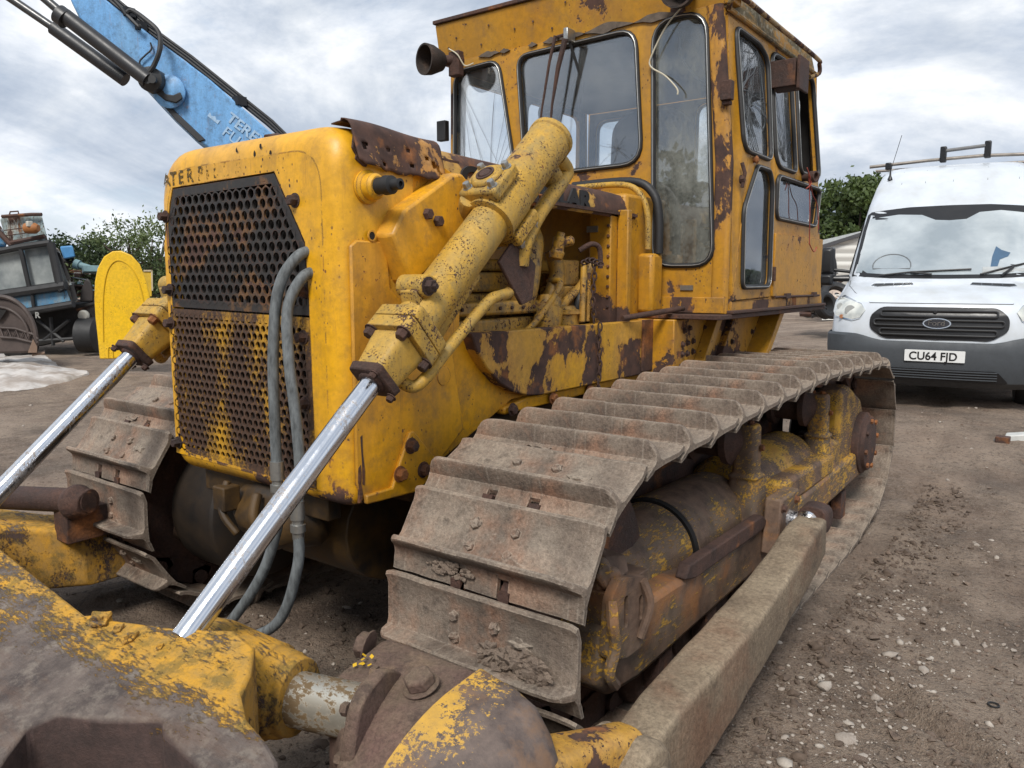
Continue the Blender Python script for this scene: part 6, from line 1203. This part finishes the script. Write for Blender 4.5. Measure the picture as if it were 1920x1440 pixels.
# mirrors, wheels, underside
for s in (-1, 1):
    b = MB(); C_ = lambda u, d, z: vw(s * u, d, z)
    b.loft([[C_(u, d, z) for u, z in fillet([(1.10 + i, 1.35 + i), (1.27 - i, 1.35 + i), (1.25 - i, 1.66 - i), (1.11 + i, 1.66 - i)], .035, 4)] for d, i in ((1.02, .035), (1.05, .005), (1.14, 0), (1.19, .02))]); b.loft([[C_(u, d, z) for u, z in fillet([(1.10 + i, 1.22 + i), (1.26 - i, 1.22 + i), (1.26 - i, 1.36 - i), (1.10 + i, 1.36 - i)], .03, 4)] for d, i in ((1.0, .03), (1.03, .005), (1.17, 0))])
    b.tube([C_(1.12, 1.10, 1.30), C_(.94, 1.12, 1.30)], .035, 8); b.tube([C_(1.12, 1.10, 1.40), C_(.94, 1.14, 1.38)], .02, 8); mr = b.build('mirror', vblk, van, .006)
    b = MB(); b.loft([[C_(u, d, z) for u, z in fillet([(1.235, 1.24), (1.285, 1.25), (1.275, 1.36), (1.24, 1.35)], .012, 3)] for d in (.985, 1.10)]); b.build('mirror_indicator', hl.m, mr)
    b = MB(); b.lathe(C_(.72, .95, .335), VX_ * s, [(0, .24), (.01, .33), (.04, .345), (.18, .345), (.21, .33), (.215, .22), (.18, .20), (.19, .05)], 36); w_ = b.build('wheel', M['black'], van)
    b = MB(); b.lathe(C_(.72, 4.3, .335), VX_ * s, [(0, .24), (.01, .33), (.04, .345), (.18, .345), (.21, .33), (.215, .22)], 28); b.build('wheel', M['black'], van)
    b = MB(); b.loft([[C_(row(z)[2] * 1.004, d, z) for d, z in q] for q in ([(1.18, 1.40), (1.42, 1.66), (1.60, 1.92), (1.75, 1.98)], [(1.18, 1.36), (2.1, 1.36), (2.2, 1.9), (2.2, 1.98)])], cap=False, closed=False); b.build('side_window', vblk, van)
# roof rack
RK = lambda u, d, z: vw(u, d, z)
b = MB(); b.tube([RK(-.98, 2.9, 2.765), RK(-.3, 2.9, 2.80), RK(.3, 2.9, 2.815), RK(1.0, 2.9, 2.79)], .021, 10); b.tube([RK(-1.0, 3.9, 2.83), RK(1.0, 3.9, 2.83)], .02, 10); rk = b.build('roof_bar', plain('rack_tube', (.28, .25, .22), .5, .4), van)
b = MB(); b.tube([RK(-.12, 2.86, 2.90), RK(.34, 2.86, 2.93)], .022, 10); b.build('tube_roller', plain('roller_grey', (.16, .16, .16), .5), rk)
for u, z0, z1 in ((-.13, 2.76, 2.955), (.35, 2.78, 2.985), (-.75, 2.71, 2.80), (.92, 2.74, 2.83)):
    b = MB(); b.box(RK(u, 2.88, (z0 + z1) / 2), (.07, .09, z1 - z0)); b.build('rack_clamp', vblk, rk, .012)
for u, ln, tl in ((-.66, .52, .10), (.88, .46, .02)):
    p0 = vuz(u, 2.50, .01); b = MB(); b.lathe(p0, Vector((0, 0, 1)), [(0, .03), (.02, .024), (.05, .012), (.12, .008)], 10); b.tube([p0 + Vector((0, 0, .1)), p0 + Vector((0, 0, ln)) + VX_ * tl], .0035, 5); b.build('aerial', vblk, van)
b = MB(); b.lathe(RK(1.10, 2.95, 2.80), (0, 0, 1), [(0, .09), (.03, .085), (.12, .06), (.14, .03)], 16); b.build('beacon', plain('beacon_amber', (.75, .33, .02), .3), van)
# ================================================================== RIGHT BACKGROUND
S5 = 27.
sh = thing('white_shed', tuple(Vector((at(1610, 590, S5).x, at(1610, 590, S5).y, .27))), 'long low building with pale ribbed siding and dark eaves behind the van', 'shed')
b = MB(); slab(b, [(1541, 463), (1620, 438), (1760, 395), (1900, 440), (1900, 600), (1541, 600)], S5, 7)
sm = MT('ribbed_siding'); wv = sm.nt.nodes.new('ShaderNodeTexWave'); wv.bands_direction = 'Z'; wv.inputs['Scale'].default_value = 1.15; lk(sm.nt, sm.tc, wv.inputs['Vector'])
sm.set(Base_Color=sm.mix(sm.rng(wv.outputs['Fac'], .0, .25), (.42, .41, .38), (.62, .61, .57)), Roughness=.6); sm.bump(wv.outputs['Fac'], .03); b.build('wall', sm.m, sh)
b = MB(); slab(b, [(1538, 460), (1620, 434), (1760, 390), (1760, 397), (1620, 441), (1538, 467)], S5 - .15, .3); b.build('eaves_trim', plain('eaves_grey', (.07, .07, .075), .6), sh)
b = MB(); slab(b, [(1538, 451), (1620, 432), (1760, 388), (1760, 393), (1620, 438), (1538, 462)], S5 + .2, 7); b.build('roof', plain('roof_pale', (.48, .50, .50), .6), sh)
# tyre with pale rim, dark tyres, scrap
def tyre(c, d, r, w, rim=None, name='loose_tyre', label='', ):
    b = MB(); d = Vector(d).normalized(); b.lathe(Vector(c) - d * w / 2, d, [(w * .1, r * .56), (0, r * .68), (w * .05, r * .9), (w * .2, r), (w * .8, r), (w * .95, r * .9), (w, r * .68), (w * .9, r * .56)], 32, False); b.lathe(Vector(c) - d * w * .4, d, [(0, r * .56), (w * .8, r * .56)], 32, False)
    o = b.build(name, M['black'], None, root=tuple(Vector(c) - Vector((0, 0, r * .5)))); tag(o, label, 'tyre', 'tyres dumped beside the shed')
    if rim:
        b = MB(); b.lathe(Vector(c) - d * w * .25, d, [(0, r * .56), (w * .1, r * .54), (w * .25, r * .50), (w * .3, r * .30), (w * .45, r * .28), (w * .45, r * .16)], 28, False); b.build('rim', rim, o)
    return o
pr_ = plain('pale_rim', (.55, .45, .38), .6, var=.4)
tyre(at(1568, 555, 17), (-FH + Vector((0, 0, .9)) + _R * .1), .36, .24, pr_, label='tyre with a pale steel rim lying against the others by the van mirror')
tyre(at(1547, 572, 16.6), (-FH * .8 + _R * .5 + Vector((0, 0, .3))), .30, .22, None, label='plain black tyre nearest the cab, low in the scrap')
tyre(at(1545, 506, 17.5), (-FH + _R * .9), .42, .26, None, label='upper black tyre stacked in the scrap pile beside the bulldozer cab')
tyre(at(1556, 583, 17.6), (Vector((0, 0, 1)) - FH * .3), .34, .2, None, label='black tyre lying flat under the rimmed one')
scrap('scrap_pile', 'low pile of pale blocks and rusty metal between the cab and the van', 1505, 1580, 560, 592, 18., 46, [M['rust'], grey_s, white_s, white_s, M['rusto']], 9, .42, 'scrap pile')
scrap('scrap_stack', 'dark heap of scrap reaching up beside the rear of the bulldozer cab', 1520, 1552, 495, 560, 18.6, 22, [M['rust'], grey_s, M['black']], 19, .45, 'scrap pile')
# trailer corner with jockey caster at the right edge
cr = thing('trailer_corner', tuple(gr(1890, 868, .12)), 'white trailer bar with a small dirty jockey wheel at the right edge', 'trailer')
SC = 6.1; b = MB(); slab(b, [(1884, 817), (2080, 806), (2080, 842), (1884, 846)], SC, .16); b.build('drawbar', plain('bar_white', (.60, .60, .57), .5, var=.3), cr, .01)
cc = at(1879, 838, SC - .02); b = MB(); b.lathe(cc - _R * .035, _R + FH * .4, [(0, .05), (.008, .07), (.055, .07), (.063, .05)], 24); b.build('caster_wheel', plain('caster_grey', (.30, .29, .27), .6, var=.4), cr)
b = MB(); b.lathe(cc - _R * .045, _R + FH * .4, [(0, .03), (.082, .03)], 12); b.box(cc + Vector((0, 0, .06)), (.10, .10, .05)); b.lathe(at(1896, 850, SC), _R, [(-.04, .03), (.05, .03)], 12); b.build('caster_fork', M['rust'], cr, .004)
b = MB(); b.cyl(at(2060, 842, SC + .1), at(2060, 842, SC + .1) - Vector((0, 0, at(2060, 842, SC + .1).z)), .03, 10); b.build('prop_leg', M['rust'], cr)
# ================================================================== TREES
def leafmat(name, a, c, t=.25):
    m = MT(name); oi = m.nt.nodes.new('ShaderNodeNewGeometry'); r = oi.outputs['Random Per Island']; n_ = m.noise(.9, 3, .5)
    m.set(Base_Color=m.mix(m.math('MULTIPLY', m.math('ADD', r, m.rng(n_, .35, .65)), .5), a, c), Roughness=.6); m.b.inputs['Subsurface Weight'].default_value = 0
    tl = m.nt.nodes.new('ShaderNodeBsdfTranslucent'); lk(m.nt, m.b.inputs['Base Color'].links[0].from_socket, tl.inputs[0]); ms_ = m.nt.nodes.new('ShaderNodeMixShader'); ms_.inputs[0].default_value = t
    lk(m.nt, m.b.outputs[0], ms_.inputs[1]); lk(m.nt, tl.outputs[0], ms_.inputs[2]); lk(m.nt, ms_.outputs[0], m.out.inputs[0]); return m.m
LM = leafmat('leaves_green', (.030, .055, .012), (.10, .14, .035)); LD = leafmat('leaves_dark', (.014, .028, .010), (.045, .075, .022)); LS = leafmat('leaves_shrub', (.05, .085, .025), (.16, .20, .075))
bark = plain('bark', (.10, .075, .055), .9, scale=12, streak=(1, 1, .2))
def tree(name, base, h, rad, nclump, nleaf, ls, lm, seed, label, grp=None, cat='tree', low=.25, stems=1):
    rnd = random.Random(seed); base = Vector(base); root = thing(name, tuple(base), label, cat, grp); tb = MB(); cl = []
    for s in range(stems):
        a0 = rnd.uniform(0, 6.3); lean = Vector((math.cos(a0), math.sin(a0), 0)) * rad * (.5 if stems > 1 else .05); top = base + lean + Vector((0, 0, h * .8))
        tb.tube([base + lean * .2, base.lerp(top, .35) + Vector((rnd.uniform(-.1, .1) * rad, rnd.uniform(-.1, .1) * rad, 0)), base.lerp(top, .7), top], [h * .030 / stems ** .5, h * .022 / stems ** .5, h * .012 / stems ** .5, h * .004], 8)
        for k in range(9 if stems == 1 else 4):
            t = rnd.uniform(low + .05, .9); p = base.lerp(top, t); a = rnd.uniform(0, 6.3); r = rad * rnd.uniform(.5, .95) * math.sin(PI * min(1, (t * .8 + .2))) ** .6; e = p + Vector((math.cos(a) * r, math.sin(a) * r, r * rnd.uniform(.2, .8))); tb.tube([p, p.lerp(e, .5) + Vector((0, 0, -.03 * h)), e], [h * .010, h * .006, h * .002], 6); cl.append(e)
    tb.build('trunk', bark, root)
    while len(cl) < nclump:
        z = rnd.uniform(low, 1.0); rr_ = rad * math.sqrt(max(.05, 1 - ((z - .55) / .5) ** 2)) * rnd.uniform(.35, 1.02); a = rnd.uniform(0, 6.3); cl.append(base + Vector((math.cos(a) * rr_, math.sin(a) * rr_, z * h)))
    N = nclump * nleaf; C = np.repeat(np.array([tuple(c) for c in cl[:nclump]]), nleaf, 0); rs = np.random.RandomState(seed)
    cr_ = np.repeat(rs.uniform(.5, 1.25, nclump), nleaf) * rad * .24
    P = C + rs.normal(size=(N, 3)) * cr_[:, None] * np.array([.55, .55, .42]); U = rs.normal(size=(N, 3)); U /= np.linalg.norm(U, axis=1)[:, None]; W = np.cross(U, rs.normal(size=(N, 3))); W /= np.linalg.norm(W, axis=1)[:, None]; s = (ls * rs.uniform(.6, 1.4, N))[:, None]
    V = np.stack([P - U * s, P + W * s * .5, P + U * s, P - W * s * .5], 1).reshape(-1, 3); V = np.maximum(V, [-1e9, -1e9, base.z + .02]) - np.array(tuple(base))
    me = bpy.data.meshes.new('crown'); me.vertices.add(4 * N); me.vertices.foreach_set('co', V.ravel()); me.loops.add(4 * N); me.loops.foreach_set('vertex_index', np.arange(4 * N)); me.polygons.add(N); me.polygons.foreach_set('loop_start', np.arange(0, 4 * N, 4)); me.update(); me.validate(); me.materials.append(lm)
    o = bpy.data.objects.new('crown', me); COL.objects.link(o); o.parent = root; return root
def base_at(px, s): p = at(px, 560, s); return (p.x, p.y, hbase(p.x, p.y) - .05)
tree('bushy_tree', base_at(1600, 52), 7.9, 3.6, 90, 150, .17, LM, 1, 'broad leafy green tree rising behind the shed', low=.1)
tree('bushy_tree', base_at(1562, 56), 7.4, 3.0, 70, 150, .17, LD, 2, 'darker tree half hidden by the rear of the cab', low=.1)
tree('bushy_tree', base_at(1660, 60), 7.6, 3.4, 60, 130, .18, LM, 3, 'green tree mostly hidden by the van roof', low=.1)
tree('leafy_shrub', base_at(262, 17.5), 2.95, 1.25, 60, 100, .040, LS, 4, 'tall loose shrub of pale green leaves behind the yellow panel', cat='shrub', low=.12, stems=9)
tree('leafy_shrub', base_at(318, 18), 2.7, 1.2, 40, 90, .040, LS, 14, 'shrub just behind the edge of the radiator guard', cat='shrub', low=.12, stems=6)
tree('dark_bush', base_at(300, 18.5), 1.7, 1.5, 50, 110, .045, LM, 5, 'low dark bush at the foot of the tall shrub', cat='bush', low=.05, stems=3)
tree('distant_tree', base_at(160, 70), 5.0, 3.6, 46, 110, .20, LD, 6, 'dark rounded tree far off above the scrap heap', low=.05)
tree('distant_tree', base_at(190, 76), 3.6, 3.4, 40, 110, .20, LM, 7, 'lower green tree far off to the left of the shrub', low=.05)
tree('distant_tree', base_at(120, 72), 3.8, 3.6, 40, 110, .20, LD, 8, 'tree far off behind the old truck cab', low=.05)
# far hedgerow closing the yard all round
rs = np.random.RandomState(3); N = 26000; a = rs.uniform(0, 2 * PI, N); rr_ = rs.uniform(95, 104, N); top = 2.6 + 1.2 * np.sin(a * 23) + .9 * np.sin(a * 61 + 1); P = np.stack([rr_ * np.cos(a), rr_ * np.sin(a) + 20, rs.uniform(0, 1, N) ** .8 * top], 1)
U = rs.normal(size=(N, 3)); U /= np.linalg.norm(U, axis=1)[:, None]; W = np.cross(U, rs.normal(size=(N, 3))); W /= np.linalg.norm(W, axis=1)[:, None]; V = np.stack([P - U * .7, P + W * .4, P + U * .7, P - W * .4], 1).reshape(-1, 3)
me = bpy.data.meshes.new('far_hedge'); me.vertices.add(4 * N); me.vertices.foreach_set('co', V.ravel()); me.loops.add(4 * N); me.loops.foreach_set('vertex_index', np.arange(4 * N)); me.polygons.add(N); me.polygons.foreach_set('loop_start', np.arange(0, 4 * N, 4)); me.update(); me.validate(); me.materials.append(LD)
o = bpy.data.objects.new('far_hedge', me); COL.objects.link(o); tag(o, 'far hedgerow along the horizon', 'hedge', kind='stuff')
# trees behind the viewer, seen only as reflections in the cab glass
rnd = random.Random(21)
for i in range(9):
    x = -34 + i * 5.6 + rnd.uniform(-1, 1); y = -24 + rnd.uniform(-3, 3)
    tree('reflected_tree', (x, y, 0), rnd.uniform(5.0, 8.0), rnd.uniform(2.6, 3.6), 34, 70, .26, LD, 30 + i, 'dark tree seen only as a reflection in the cab glass', 'trees mirrored in the cab glass', low=.12)
